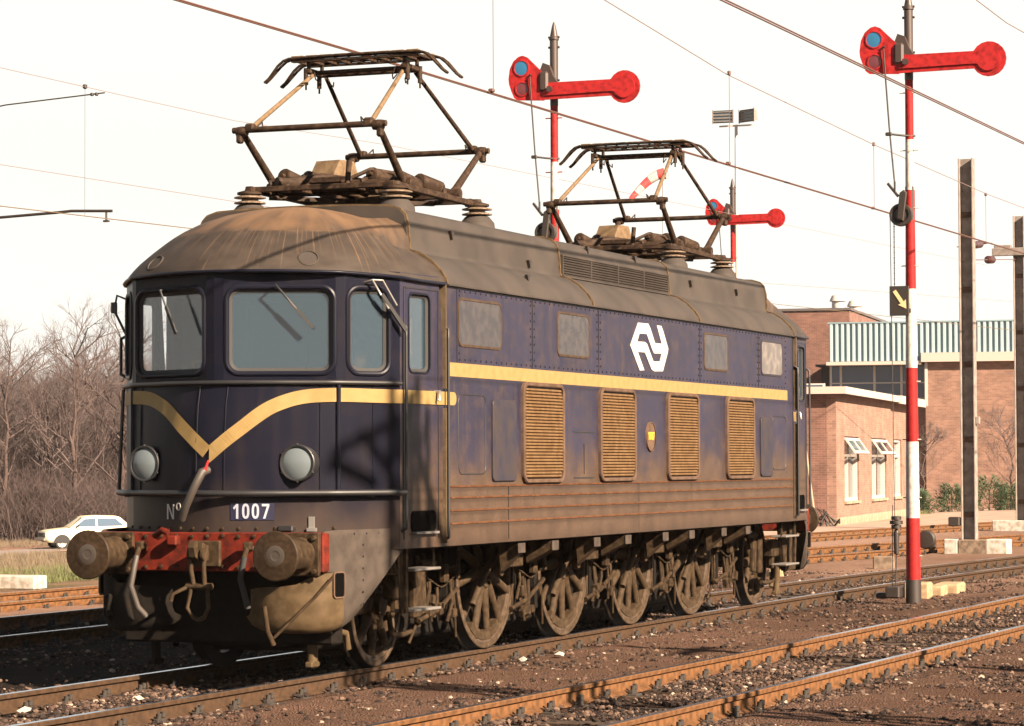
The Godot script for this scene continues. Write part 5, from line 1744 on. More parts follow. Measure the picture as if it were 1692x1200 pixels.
func build_lines() -> void:
	var s: SurfaceTool
	# over the locomotive: twin contact wires and the carrying wire with droppers
	for dz in [-.02, .02]:
		s = sb(); strung(s, [Vector3(-40, 5.66, dz), Vector3(-.8, 5.68, dz), Vector3(3.1, 5.725, dz), Vector3(11.3, 5.785, dz), Vector3(22.9, 5.87, dz + .05), Vector3(38.0, 5.95, dz + .2), Vector3(70, 6.0, 3.0 + dz)], .0075)
		tag(obj("contact_wire", s, M.wire_brown), ("far" if dz < 0 else "near") + " strand of the twin contact wires touching the raised pantographs", "overhead wire", "twin contact wires above the locomotive")
	var cw := thing("carrying_wire", "thin carrying wire with droppers high above the locomotive", "overhead wire")
	s = sb(); strung(s, [Vector3(-40, 6.6, 0), Vector3(-5, 8.0, 0), Vector3(10.1, 7.3, 0), Vector3(15.0, 7.04, 0), Vector3(22.9, 6.9, .05), Vector3(31.5, 6.84, .1), Vector3(38.5, 6.86, .2), Vector3(70, 8.0, 3.0)], .006)
	obj("wire", s, M.wire_grey, cw)
	for q in [[6.36, 7.5, 5.77], [14.97, 7.04, 5.83], [22.9, 6.9, 5.88], [31.5, 6.84, 5.93]]:
		s = sb(); tube(s, [Vector3(q[0], q[1], 0.05), Vector3(q[0], q[2], 0.05)], .004, 5)
		lathe(s, [Vector2(0, -.03), Vector2(.025, -.02), Vector2(.025, .03), Vector2(0, .04)], Transform3D(Basis(), Vector3(q[0], q[1], .05)), 8)
		box(s, Vector3(q[0], q[2], .03), Vector3(.06, .04, .06), Basis(), .01)
		obj("dropper", s, M.wire_brown, cw)
	# over the nearest track
	for dz in [-.02, .02]:
		s = sb(); strung(s, [Vector3(-60, 5.6, 3.2 + dz), Vector3(-20, 5.68, 3.9 + dz), Vector3(1.79, 5.80, 4.0 + dz), Vector3(15.0, 5.93, 4.0 + dz), Vector3(40, 6.1, 5.0 + dz)], .0075)
		tag(obj("contact_wire", s, M.wire_brown), ("far" if dz < 0 else "near") + " strand of the twin contact wires crossing the nearest signal", "overhead wire", "twin contact wires above the nearest track")
	s = sb(); strung(s, [Vector3(-60, 8.0, 4.0), Vector3(0, 7.5, 4.0), Vector3(14.0, 7.35, 4.0), Vector3(40, 7.5, 5.0)], .006)
	tag(obj("carrying_wire", s, M.wire_grey), "carrying wire above the nearest track at the upper right edge", "overhead wire")
	# over the farthest track
	s = sb(); strung(s, [Vector3(-60, 5.4, -9.6), Vector3(12.9, 5.45, -10), Vector3(18.7, 5.57, -10), Vector3(40, 5.75, -9.4), Vector3(90, 6.2, -5)], .0075)
	tag(obj("contact_wire", s, M.panto_tan), "tan contact wire running behind the cab dome at left", "overhead wire")
	var c3 := thing("carrying_wire", "faint carrying wire with dropper crossing the sky at upper left", "overhead wire")
	s = sb(); strung(s, [Vector3(-60, 7.6, -9.6), Vector3(12.9, 7.4, -10), Vector3(20.2, 7.46, -10), Vector3(26.4, 7.7, -10), Vector3(70, 8.2, -8)], .005)
	obj("wire", s, M.wire_grey, c3)
	s = sb(); tube(s, [Vector3(15.29, 7.4, -10), Vector3(15.29, 5.5, -10)], .003, 5)
	lathe(s, [Vector2(0, -.02), Vector2(.035, 0), Vector2(.035, .05), Vector2(0, .06)], Transform3D(Basis(), Vector3(15.29, 7.4, -10)), 8)
	obj("dropper", s, M.iron_black, c3)
	s = sb(); strung(s, [Vector3(20, 7.2, -16), Vector3(49.9, 6.55, -10.2), Vector3(86.3, 7.88, -10)], .006)
	tag(obj("feeder_wire", s, M.wire_grey), "thin faint wire over the brick buildings at right", "overhead wire")
	# arms reaching in from a mast beyond the left edge
	var lm := hcolumn("catenary_mast", "grey mast beyond the left edge whose two dark arms reach in", Vector3(16.2, -.4, -13.6), 9.0, .28, .22)
	s = sb()
	tube(s, [Vector3(0, 7.6, .14), Vector3(0, 7.71, 1.4)], .03, 8)
	tube(s, [Vector3(0, 7.71, 1.4), Vector3(0, 7.75, 1.7), Vector3(0, 7.85, 3.42)], .011, 6)
	for z in [3.2, 3.28]: box(s, Vector3(0, 7.835, z), Vector3(.05, .05, .05), Basis(), .012)
	obj("upper_arm", s, M.iron_black, lm)
	s = sb()
	tube(s, [Vector3(0, 5.9, .14), Vector3(0, 6.02, 1.6), Vector3(0, 6.06, 2.6), Vector3(0, 6.075, 2.85), Vector3(0, 6.05, 3.55)], .022, 8)
	tube(s, [Vector3(0, 6.05, 3.45), Vector3(0, 5.9, 3.45)], .018, 6)
	box(s, Vector3(0, 5.9, 3.45), Vector3(.05, .03, .1), Basis(), .008)
	obj("steady_arm", s, M.iron_black, lm)
	# two steel masts at the right
	var m1 := hcolumn("catenary_mast", "tall grey steel mast on a block painted white at both ends", Vector3(38.6, -.2, -1.85), 8.5, .31, .26)
	s = sb(); box(s, Vector3(0, .12, .1), Vector3(.5, .5, .62), Basis(), .02); obj("footing", s, M.concrete_dark, m1)
	for z in [-.36, .62]:
		s = sb(); box(s, Vector3(0, .13, z), Vector3(.5, .5, .3 if z < 0 else .46), Basis(), .02); obj("painted_footing_end", s, M.white_worn, m1)
	s = sb(); box(s, Vector3(-.1, .75, -.3), Vector3(.2, .2, .24), Basis(), .02); obj("junction_box", s, M.iron_black, m1)
	s = sb(); box(s, Vector3(0, 2.9, .2), Vector3(.12, .16, .08), Basis(), .01); obj("number_tag", s, M.mast_grey, m1)
	var m2 := hcolumn("catenary_mast", "grey steel mast with a bracket, cut by the right edge", Vector3(58.95, -.2, -4.75), 9.0, .31, .26)
	s = sb(); box(s, Vector3(0, .2, 0), Vector3(.5, .34, 1.6), Basis(), .02); obj("footing", s, M.white_worn, m2)
	s = sb(); box(s, Vector3(-.1, 7.98, .6), Vector3(.16, .22, 2.7), Basis(), .01); box(s, Vector3(-.1, 8.12, -.45), Vector3(.1, .12, .5), Basis(), .02); obj("bracket", s, M.mast_grey, m2)
	# insulated tie wires from the first mast to the second
	for q in [[Vector3(38.4, 6.4, -2.02), Vector3(58.6, 8.03, -5.45)], [Vector3(38.5, 6.12, -1.72), Vector3(58.85, 7.56, -4.85)]]:
		var w := thing("tie_wire", "insulated tie wire between the two steel masts, %s one" % ("upper" if q[0].y > 6.3 else "lower"), "overhead wire")
		s = sb(); tube(s, [q[0], q[1]], .012, 6); obj("wire", s, M.wire_brown, w)
		s = sb(); disc_insulator(s, q[0].lerp(q[1], .3 if q[0].y < 6.3 else .42), q[0].lerp(q[1], .40 if q[0].y < 6.3 else .6), .095, 5); obj("insulator", s, M.insulator_brown, w)
	# masts out of the picture whose shadows fall across the cab and the ground
	var lt := thing("lattice_mast", "lattice steel mast beside the camera, out of view", "catenary mast", Vector3(-3.45, -.15, 12.2))
	s = sb()
	var H := 9.3
	for cx in [-.32, .32]:
		for cz in [-.32, .32]:
			bar(s, Vector3(cx, 0, cz), Vector3(cx * .7, H, cz * .7), .07, .07)
	for k in 12:
		var y0 := H * k / 12.0
		var y1 := H * (k + 1) / 12.0
		var f0 := lerpf(.32, .224, k / 12.0)
		for q in [[-1, -1, 1, -1], [1, -1, 1, 1], [1, 1, -1, 1], [-1, 1, -1, -1]]:
			bar(s, Vector3(q[0] * f0, y0, q[1] * f0), Vector3(q[2] * f0, y1, q[3] * f0), .04, .04)
	obj("lattice", s, M.mast_grey, lt)
	s = sb()
	bar(s, Vector3(-.15, 9.25, 0), Vector3(.68, 7.85, 0), .13, .13)
	bar(s, Vector3(-.68, 9.15, .1), Vector3(-.1, 8.3, .1), .09, .09)
	bar(s, Vector3(-.95, 8.95, 0), Vector3(-.5, 8.6, 0), .1, .1)
	bar(s, Vector3(-1.0, 9.15, .2), Vector3(-.1, 9.2, .2), .06, .06)
	bar(s, Vector3(.0, 6.0, 0), Vector3(.0, 9.3, 0), .1, .1)
	obj("shadow_bars", s, M.mast_grey, lt)  # bars added to shape the shadow on the cab
	var wp := thing("wooden_pole", "wooden pole beside the camera, out of view", "pole", Vector3(1.2, -.15, 14.5))
	s = sb(); tube(s, [Vector3(0, 0, 0), Vector3(0, 8.2, 0)], [.14, .09], 12); obj("pole", s, M.bark, wp)
	s = sb(); bar(s, Vector3(-.6, 7.6, 0), Vector3(.6, 7.6, 0), .1, .1); obj("crossarm", s, M.bark, wp)

func build_floodlight() -> void:
	var t := thing("floodlight_mast", "slim pale mast carrying two floodlights behind the locomotive", "floodlight", Vector3(64.3, -.4, -14.7))
	var s := sb()
	lathe(s, [Vector2(.09, 0), Vector2(.05, 12.85), Vector2(0, 12.86)], Transform3D(), 12)
	obj("pole", s, M.galv, t)
	s = sb(); bar(s, Vector3(0, 12.82, -.55), Vector3(0, 12.82, .55), .05, .05); obj("crossarm", s, M.galv, t)
	for q in [[-.38, 0.05], [.47, -.5]]:
		var f := part("floodlight", t, Vector3(-.05, 13.1, q[0]))
		f.rotation.y = q[1]
		s = sb()
		loft(s, [[Vector3(-.14, -.2, -.32), Vector3(-.14, .2, -.32), Vector3(-.14, .2, .32), Vector3(-.14, -.2, .32)], [Vector3(.12, -.13, -.2), Vector3(.12, .13, -.2), Vector3(.12, .13, .2), Vector3(.12, -.13, .2)]], true, -1)
		box(s, Vector3(.12, 0, 0), Vector3(.06, .24, .38), Basis(), .01)
		for k in 4: box(s, Vector3(-.15, -.15 + k * .1, 0), Vector3(.02, .02, .64))
		box(s, Vector3(-.15, 0, -.33), Vector3(.03, .44, .03)); box(s, Vector3(-.15, 0, .33), Vector3(.03, .44, .03))
		obj("housing", s, M.mast_grey, f)
		s = sb(); box(s, Vector3(-.12, 0, 0), Vector3(.01, .36, .6)); obj("glass", s, M.lamp_glass, f)
	t = thing("windsock", "red and white striped windsock on a thin pole above the roof", "windsock", Vector3(73.05, -.6, -20.0))
	s = sb(); tube(s, [Vector3.ZERO, Vector3(0, 12.75, 0)], [.06, .03], 8); obj("pole", s, M.galv, t)
	var pts := [Vector3(0, 12.55, .1), Vector3(-.08, 12.5, -.18), Vector3(-.17, 12.32, -.45), Vector3(-.25, 12.1, -.68), Vector3(-.33, 11.88, -.88), Vector3(-.4, 11.66, -1.06)]
	for i in 5:
		s = sb(); tube(s, [pts[i], pts[i].lerp(pts[i + 1], .5) + Vector3(0, .01, 0), pts[i + 1]], [.2 - i * .022, .19 - i * .022, .18 - i * .022], 10, false)
		obj("fabric_band", s, M.sock_red if i % 2 == 0 else M.white_paint, t)
	# the red band must not end at the mouth only: a ring holds it open
	s = sb(); lathe(s, [Vector2(.2, -.01), Vector2(.215, 0), Vector2(.2, .01)], along(Vector3(0, .2, 1), Vector3(0, 12.56, .11)), 14); obj("mouth_ring", s, M.galv, t)

# ------------------------------------------------------------------ buildings
func slab(called: String, par: Node, m: Material, lo: Vector3, hi: Vector3, bv := 0.0) -> MeshInstance3D:
	var s := sb()
	box(s, (lo + hi) / 2, hi - lo, Basis(), bv)
	return obj(called, s, m, par)

func build_buildings() -> void:
	var a := deg_to_rad(6.5)
	var s: SurfaceTool
	# pale concrete yard in front of the buildings
	s = sb()
	for i in 14:
		var x0 := 43.0 + i * 5.0
		var P := func(x: float, k: float) -> Vector3:
			var z := lerpf(track_z(3, x) - 2.0, -30.0, k) if x > 46 else lerpf(track_z(3, x) - 2.0, -13.0, k)
			return Vector3(x, maxf(ground_y(x, z), -.6) + .03, z)
		for k in 6: quad(s, P.call(x0, k / 6.0), P.call(x0, (k + 1) / 6.0), P.call(x0 + 5.0, (k + 1) / 6.0), P.call(x0 + 5.0, k / 6.0))
	tag(obj("pavement", s, M.yard), "pale sandy paved yard in front of the brick buildings", "", "", "structure")
	# small office
	var t := thing("brick_office", "low brick office with white fascia, cream plinth and tall white windows", "building", Vector3(63.55, -.25, -11.35), "", a)
	var wins := [[1.75, 5.0], [8.1, 11.9], [13.85, 16.2]]
	slab("wall", t, M.brick_light, Vector3(0, 0, -.3), Vector3(21.4, .86, 0))
	slab("wall", t, M.brick_light, Vector3(0, 2.9, -.3), Vector3(21.4, 4.2, 0))
	var px := 0.0
	for q in wins + [[21.4, 21.4]]:
		slab("wall", t, M.brick_light, Vector3(px, .86, -.3), Vector3(q[0], 2.9, 0))
		px = q[1]
	slab("wall", t, M.brick_dark, Vector3(.002, 0, -9.0), Vector3(.3, 4.2, -.302))  # same brick as the front, its weaker light put into a darker colour
	slab("wall", t, M.brick_dark, Vector3(21.1, 0, -9.0), Vector3(21.398, 4.2, -.302))
	slab("wall", t, M.brick_dark, Vector3(.3, 0, -9.0), Vector3(21.1, 4.2, -8.7))
	slab("floor", t, M.room_dark, Vector3(.3, .05, -8.7), Vector3(21.1, .12, -.3))
	slab("plinth", t, M.plinth, Vector3(-.03, -.4, -.2), Vector3(21.43, .38, .035))
	slab("flat_roof", t, M.roof_felt, Vector3(-.3, 4.2, -9.3), Vector3(21.7, 4.26, .3))
	slab("fascia", t, M.fascia_white, Vector3(-.36, 4.18, .3), Vector3(13.0, 4.4, .36))
	slab("fascia", t, M.fascia_white, Vector3(13.0, 4.14, .3), Vector3(20.6, 4.42, .4))
	slab("fascia", t, M.fascia_white, Vector3(-.36, 4.18, -9.3), Vector3(-.3, 4.4, .3))
	slab("room_partition", t, M.room_dark, Vector3(.3, .12, -3.2), Vector3(21.1, 4.15, -3.1))
	for q in wins:
		var w := part("window", t)
		var x0: float = q[0]
		var x1: float = q[1]
		var xm := lerpf(x0, x1, .5)
		s = sb()
		for x in [x0 + .06, x1 - .06]: box(s, Vector3(x, 1.88, -.16), Vector3(.12, 2.04, .2))
		box(s, Vector3(xm, .91, -.16), Vector3(x1 - x0, .1, .22)); box(s, Vector3(xm, 2.85, -.16), Vector3(x1 - x0, .1, .2)); box(s, Vector3(xm, 2.3, -.16), Vector3(x1 - x0, .08, .16))
		box(s, Vector3(lerpf(x0, x1, .42), 1.6, -.16), Vector3(.14, 1.36, .14))
		obj("frame", s, M.frame_white, w)
		s = sb(); box(s, Vector3(xm, 1.9, -.19), Vector3(x1 - x0 - .2, 1.9, .012)); obj("pane", s, M.window_glass, w)
		s = sb()
		for k in 9: box(s, Vector3(lerpf(x0 + .15, x1 - .2, k / 16.0), 1.85, -.34 + .03 * (k % 2)), Vector3(.12, 1.85, .04), Basis(), .015)
		obj("curtain", s, M.curtain, w)
		slab("sill", w, M.plinth, Vector3(x0 - .05, .78, .0), Vector3(x1 + .05, .86, .07))
		if x0 < 13:
			var v := part("vent_sash", t, Vector3(xm, 2.82, .02))
			v.rotation.x = -.62
			s = sb()
			for k in [-.5, 0.0, .5]: box(s, Vector3(k * (x1 - x0 - .25), -.26, 0), Vector3(.14, .56, .05))
			box(s, Vector3(0, -.03, .001), Vector3(x1 - x0 - .12, .1, .05)); box(s, Vector3(0, -.52, .001), Vector3(x1 - x0 - .12, .1, .05))
			obj("sash_frame", s, M.frame_white, v)
			s = sb(); box(s, Vector3(0, -.26, 0), Vector3(x1 - x0 - .3, .44, .012)); obj("pane", s, M.window_glass, v)
	s = sb(); tube(s, [Vector3(-.12, .5, -1.06), Vector3(-.12, 3.8, -1.06), Vector3(-.3, 4.15, -1.06)], .075, 10); obj("downpipe", s, M.fascia_white, t)
	slab("roof_vent", t, M.fascia_white, Vector3(.5, 4.4, -1.7), Vector3(.9, 4.75, -1.3), .05)
	# hall with blue cladding
	t = thing("workshop_hall", "large brick hall with a ribbed blue parapet and high strip windows", "building", Vector3(102.6, -.6, -13.57), "", a)
	slab("wall", t, M.brick_light, Vector3(0, 0, -3.95), Vector3(30, 6.85, 0))
	slab("wall", t, M.brick_light, Vector3(.8, 0, -9.0), Vector3(30, 5.2, -3.95))
	slab("wall", t, M.brick_dark, Vector3(.7, 0, 0.0), Vector3(30, 6.85, .35))  # recess of the same wall, its shade painted as darker brick
	slab("wall", t, M.brick_light, Vector3(.35, 0, .35), Vector3(30, 6.85, 6.0))
	slab("dark_ceiling", t, M.room_dark, Vector3(1.2, 6.75, -9), Vector3(29, 6.85, -3.95))
	slab("strip_backing", t, M.room_dark, Vector3(3.0, 5.2, -9), Vector3(3.1, 6.75, -3.95))
	slab("fascia", t, M.fascia_white, Vector3(-.32, 6.85, -4.1), Vector3(30, 7.25, 6.2))
	slab("fascia", t, M.fascia_white, Vector3(-.25, 6.75, -8.3), Vector3(30, 6.9, -4.1))
	slab("roof_core", t, M.cladding_blue, Vector3(.0, 7.25, -8.2), Vector3(29.9, 8.6, 6.1))
	slab("roof_core", t, M.cladding_blue, Vector3(.0, 6.9, -8.2), Vector3(29.9, 7.25, -4.1))
	s = sb()
	box(s, Vector3.ZERO, Vector3(.07, 1.36, .13), Basis(), .012)
	var rib := done(s, M.fascia_blue)
	s = sb()
	box(s, Vector3.ZERO, Vector3(.07, 1.7, .13), Basis(), .012)
	var long_rib := done(s, M.fascia_blue)
	var par := part("ribbed_parapet", t)
	for k in 57:
		var z := -8.1 + k * .25
		inst("rib", long_rib if z < -4.1 else rib, par, Transform3D(Basis(), Vector3(-.035, 7.76 if z < -4.1 else 7.93, z)))
	slab("coping", par, M.cladding_blue, Vector3(-.09, 8.6, -8.25), Vector3(.3, 8.66, 6.15))
	var sw := part("strip_window", t)
	for z in [-8.25, -7.8, -6.3, -5.1, -4.05]: slab("mullion", sw, M.frame_white, Vector3(.78, 5.2, z - .05), Vector3(.9, 6.75, z + .05))
	slab("transom", sw, M.frame_white, Vector3(.79, 5.2, -8.3), Vector3(.89, 5.3, -4.0))
	slab("transom", sw, M.frame_white, Vector3(.8, 5.95, -8.3), Vector3(.88, 6.0, -4.0))
	for q in [[-8.2, -7.85], [-7.75, -6.35], [-6.25, -5.15], [-5.05, -4.1]]: slab("pane", sw, M.glass_blue, Vector3(.82, 5.3, q[0]), Vector3(.85, 6.75, q[1]))
	slab("corner_post", t, M.frame_white, Vector3(-.06, 4.9, -3.97), Vector3(.06, 6.85, -3.85))
	slab("rooflight_frame", t, M.frame_white, Vector3(-4.0, 5.05, -8.9), Vector3(-3.9, 5.85, -7.8))
	slab("rooflight_pane", t, M.glass_blue, Vector3(-4.03, 5.12, -8.82), Vector3(-4.0, 5.78, -7.9))
	# taller brick block behind
	t = thing("brick_block", "tall dark red brick block with two roof cowls behind the hall", "building", Vector3(114.5, -1.0, -24.1), "", a)
	slab("wall", t, M.brick_dark, Vector3(0, 0, -12.0), Vector3(14, 10.3, 0))
	slab("coping", t, M.roof_felt, Vector3(-.08, 10.3, -12.1), Vector3(14.1, 10.42, .08))
	for q in [[.6, -.65], [5.6, -.5]]:
		var c := part("roof_cowl", t)
		s = sb(); lathe(s, [Vector2(.3, 10.4), Vector2(.3, 10.75), Vector2(.42, 10.78), Vector2(.3, 11.05), Vector2(.18, 11.1), Vector2(0, 11.1)], Transform3D(Basis(), Vector3(q[0], 0, q[1])), 18); obj("cowl", s, M.galv, c)

# ------------------------------------------------------------------ plants
func branch(s: SurfaceTool, a: Vector3, d: Vector3, l: float, r: float, depth: int, rr: RandomNumberGenerator, out: Array) -> void:
	var p := a
	var pts := [a]
	var rad := [r]
	var dir := d
	var n := 3 if depth > 1 else 2
	for i in n:
		dir = (dir + Vector3(rr.randf_range(-1, 1), rr.randf_range(-.3, .7), rr.randf_range(-1, 1)) * .16).normalized()
		p += dir * l / n
		pts.append(p)
		rad.append(r * (1.0 - .5 * (i + 1) / n))
	tube(s, pts, rad, 5 if depth > 3 else 3, false)
	out.append(p)
	if depth == 0: return
	var kids := rr.randi_range(3, 5) if depth > 1 else 4
	for k in kids:
		var t := rr.randf_range(.35, 1.0)
		var at: Vector3 = pts[0].lerp(pts[-1], t)
		if n == 3: at = pts[1].lerp(pts[2], (t - .33) / .33) if t < .66 else pts[2].lerp(pts[3], (t - .66) / .34)
		var side := dir.cross(Vector3(rr.randf_range(-1, 1), rr.randf_range(-1, 1), rr.randf_range(-1, 1))).normalized()
		branch(s, at, (dir * rr.randf_range(.7, 1.1) + side * rr.randf_range(.45, .9) + Vector3.UP * .2).normalized(), l * rr.randf_range(.5, .72), maxf(r * .45, .0045), depth - 1, rr, out)

func tree_meshes(h: float, seed_: int, m: Material) -> Array:
	var rr := RandomNumberGenerator.new()
	rr.seed = seed_
	var tr := sb()
	var pts := []
	var rad := []
	for i in 9:
		pts.append(Vector3(rr.randf_range(-.08, .08) * i * .4, h * .8 * i / 8.0, rr.randf_range(-.08, .08) * i * .4))
		rad.append(lerpf(h * .013, h * .002, i / 8.0))
	pts[0].y = -.4
	tube(tr, pts, rad, 8)
	var cr := sb()
	for k in 17:
		var t := rr.randf_range(.22, .98)
		var at: Vector3 = pts[int(t * 8)].lerp(pts[mini(int(t * 8) + 1, 8)], t * 8 - int(t * 8))
		var az := k * 2.4 + rr.randf_range(-.4, .4)
		branch(cr, at, Vector3(cos(az), rr.randf_range(.5, 1.3), sin(az)).normalized(), h * lerpf(.3, .16, t), h * .0045, 3, rr, [])
	return [done(tr, M.bark), done(cr, m)]

func plant_tree(meshes: Array, at: Vector3, sc: float, turn: float, called: String, label: String, cat: String, group: String) -> void:
	var t := thing(called, label, cat, at, group, turn)
	t.scale = Vector3.ONE * sc
	inst("trunk", meshes[0], t)
	inst("crown", meshes[1], t)

func build_plants() -> void:
	var kinds := [tree_meshes(10.0, 1, M.twig), tree_meshes(9.0, 2, M.twig_grey), tree_meshes(11.0, 3, M.twig)]
	var rr := RandomNumberGenerator.new()
	rr.seed = 21
	var marked := [[-.4, 0.0, 1.0, "leafless tree at the left picture edge, its crown cut by the frame"], [1.3, 1.5, .92, "slender leafless tree second from the left picture edge"], [2.6, .4, 1.0, "leafless tree straight above the nose of the parked car"], [4.6, 1.0, 1.08, "tallest leafless tree, rising above the roof of the parked car"], [6.2, .2, .95, "leafless tree beside the locomotive's mirror bracket"]]
	for i in marked.size():
		var q: Array = marked[i]
		var p := Vector3(86.8 + q[1] * .93 + q[0] * .36, 0, -54.4 - q[1] * .36 + q[0] * .93)
		p.y = ground_y(p.x, p.z) - .1
		plant_tree(kinds[i % 3], p, q[2], i * 1.9, "bare_tree", q[3], "tree", "leafless trees in front of the wood")
	for k in 3:
		var wood := MultiMesh.new()
		wood.transform_format = MultiMesh.TRANSFORM_3D
		var both := ArrayMesh.new()
		for m in kinds[k]:
			both.add_surface_from_arrays(Mesh.PRIMITIVE_TRIANGLES, m.surface_get_arrays(0))
			both.surface_set_material(both.get_surface_count() - 1, m.surface_get_material(0))
		wood.mesh = both
		wood.instance_count = 40
		for i in 40:
			var u := rr.randf_range(-16.0, 18.0)
			var v := rr.randf_range(2.5, 28.0)
			var p := Vector3(88.0 + v * .93 + u * .36, 0, -52.5 - v * .36 + u * .93)
			p.y = ground_y(p.x, p.z) - .1
			wood.set_instance_transform(i, Transform3D(Basis(Vector3.UP, rr.randf() * TAU).scaled(Vector3.ONE * rr.randf_range(.75, 1.1)), p))
		var wo := MultiMeshInstance3D.new()
		wo.multimesh = wood
		put(self, wo, "bare_wood")
		tag(wo, ["hazy mass of leafless trees filling the wood at left", "grey leafless trees mixed through the wood at left", "brown leafless trees in the depth of the wood at left"][k], "wood", "", "stuff")
	var pale := tree_meshes(10.0, 6, M.twig_hazed)
	var far := [Vector3(134.5, 0, -44.0), Vector3(136.5, 0, -42.5), Vector3(137, 0, -41.3), Vector3(139.5, 0, -39.5), Vector3(137.6, 0, -36.0)]
	for i in far.size():
		var p: Vector3 = far[i]
		p.y = -1.5
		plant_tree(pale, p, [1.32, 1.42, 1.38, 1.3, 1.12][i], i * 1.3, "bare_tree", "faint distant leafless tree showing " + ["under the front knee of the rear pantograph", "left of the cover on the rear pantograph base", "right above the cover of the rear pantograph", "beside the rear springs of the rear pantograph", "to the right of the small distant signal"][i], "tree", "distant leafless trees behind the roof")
	# brushwood under the trees
	var s := sb()
	rr.seed = 4
	for k in 34:
		var b := Vector3(rr.randf_range(-.9, .9), 0, rr.randf_range(-.9, .9))
		var d := Vector3(rr.randf_range(-1.1, 1.1), rr.randf_range(.9, 2.6), rr.randf_range(-1.1, 1.1))
		var m := b + d * .5 + Vector3(rr.randf_range(-.2, .2), 0, rr.randf_range(-.2, .2))
		tube(s, [b, m, b + d + Vector3(rr.randf_range(-.5, .5), 0, rr.randf_range(-.5, .5))], [.014, .009, .004], 3, false)
		for j in 5:
			var q := b + d * rr.randf_range(.3, .9)
			tube(s, [q, q + Vector3(rr.randf_range(-.6, .6), rr.randf_range(.1, .6), rr.randf_range(-.6, .6))], [.006, .003], 3, false)
	var bundle := done(s, M.twig)
	var mm := MultiMesh.new()
	mm.transform_format = MultiMesh.TRANSFORM_3D
	mm.mesh = bundle
	mm.instance_count = 4200
	for i in 4200:
		var u := rr.randf_range(-16.0, 22.0)
		var v := 28.0 * pow(rr.randf(), 1.4)
		var p := Vector3(87.5 + v * .93 + u * .36, 0, -51.5 - v * .36 + u * .93)
		p.y = ground_y(p.x, p.z)
		var sc := rr.randf_range(.55, 1.3) + v * .075
		mm.set_instance_transform(i, Transform3D(Basis(Vector3.UP, rr.randf() * TAU).scaled(Vector3(sc, sc, sc)), p))
	var o := MultiMeshInstance3D.new()
	o.multimesh = mm
	put(self, o, "brushwood")
	tag(o, "dense leafless brushwood filling the wood behind the parked car", "brushwood", "", "stuff")
	# grass strip
	s = sb()
	for k in 26:
		var b := Vector3(rr.randf_range(-.2, .2), 0, rr.randf_range(-.2, .2))
		var d := Vector3(rr.randf_range(-.1, .1), rr.randf_range(.08, .26), rr.randf_range(-.1, .1))
		var w := Vector3(rr.randf_range(-1, 1), 0, rr.randf_range(-1, 1)).normalized() * .008
		tri(s, b - w, b + d, b + w)
	for g in 2:
		s.set_material(M.dry_grass if g == 0 else M.green_grass)
		var tuft: ArrayMesh = s.commit() if g == 1 else null
		if g == 0:
			s.generate_normals(); tuft = s.commit()
		mm = MultiMesh.new()
		mm.transform_format = MultiMesh.TRANSFORM_3D
		mm.mesh = tuft
		var n := 9000 if g == 0 else 5000
		mm.instance_count = n
		for i in n:
			var v := rr.randf()
			var p := Vector3(rr.randf_range(14, 86), 0, 0)
			if g == 0: p.z = -14.0 - rr.randf() * 27.0 if rr.randf() < .75 else -49.0 - rr.randf() * 6.0
			else: p.z = -13.4 - 5.0 * v
			if g == 0 and absf(p.z + 44.4 + (p.x - 76.0) * .12) < 3.2: p.z = -36.0
			p.y = ground_y(p.x, p.z)
			var sc := rr.randf_range(.45, 1.05)
			mm.set_instance_transform(i, Transform3D(Basis(Vector3.UP, rr.randf() * TAU).scaled(Vector3(sc, sc, sc)), p))
		o = MultiMeshInstance3D.new()
		o.multimesh = mm
		put(self, o, "dry_grass" if g == 0 else "green_grass")
		tag(o, "dry straw coloured grass between the tracks and the road" if g == 0 else "short green grass beside the farthest track", "grass", "", "stuff")
	# evergreen shrubs against the hall
	for i in 5:
		var q: Array = [[91.2, -15.3, .9, "small evergreen shrub next to the red and white signal mast"], [92.0, -14.1, 1.05, "round evergreen shrub between the signal mast and the grey steel mast"], [92.6, -12.7, 1.3, "tallest evergreen shrub, just right of the grey steel mast"], [92.9, -11.9, 1.0, "low evergreen shrub beside the tallest shrub"], [93.2, -11.2, .9, "evergreen shrub at the right edge under the hall wall"]][i]
		var t := thing("evergreen_shrub", q[3], "shrub", Vector3(q[0], ground_y(q[0], q[1]) - .05, q[1]), "evergreen shrubs along the hall")
		s = sb()
		rr.seed = 40 + i
		for k in 1500:
			var az := rr.randf() * TAU
			var h := pow(rr.randf(), .8)
			var rad: float = q[2] * .62 * sqrt(maxf(0.0, 1.0 - h * h * .9)) * rr.randf_range(.45, 1.12) * (1.0 + .3 * sin(az * 3.0 + h * 7.0 + i))
			var c := Vector3(cos(az) * rad, h * q[2] * (1.0 + .15 * sin(az * 2.0)), sin(az) * rad)
			var d := (Vector3(cos(az), rr.randf_range(.1, 1.4), sin(az))).normalized() * rr.randf_range(.08, .2)
			var w := d.cross(Vector3(rr.randf_range(-1, 1), rr.randf_range(-1, 1), rr.randf_range(-1, 1))).normalized() * .022
			tri(s, c - w, c + d, c + w)
		obj("foliage", s, M.needle, t)
		s = sb(); tube(s, [Vector3.ZERO, Vector3(0, q[2] * .7, 0)], .03, 6); obj("stem", s, M.bark, t)
	var shrub := tree_meshes(4.2, 9, M.twig)
	plant_tree(shrub, Vector3(93.5, -.2, -15.6), .95, .4, "bare_shrub", "leafless shrub against the hall wall left of the grey mast", "shrub", "")
	plant_tree(shrub, Vector3(95.0, -.2, -12.3), 1.1, 2.4, "bare_shrub", "leafless slender shrub against the hall wall right of the grey mast", "shrub", "")

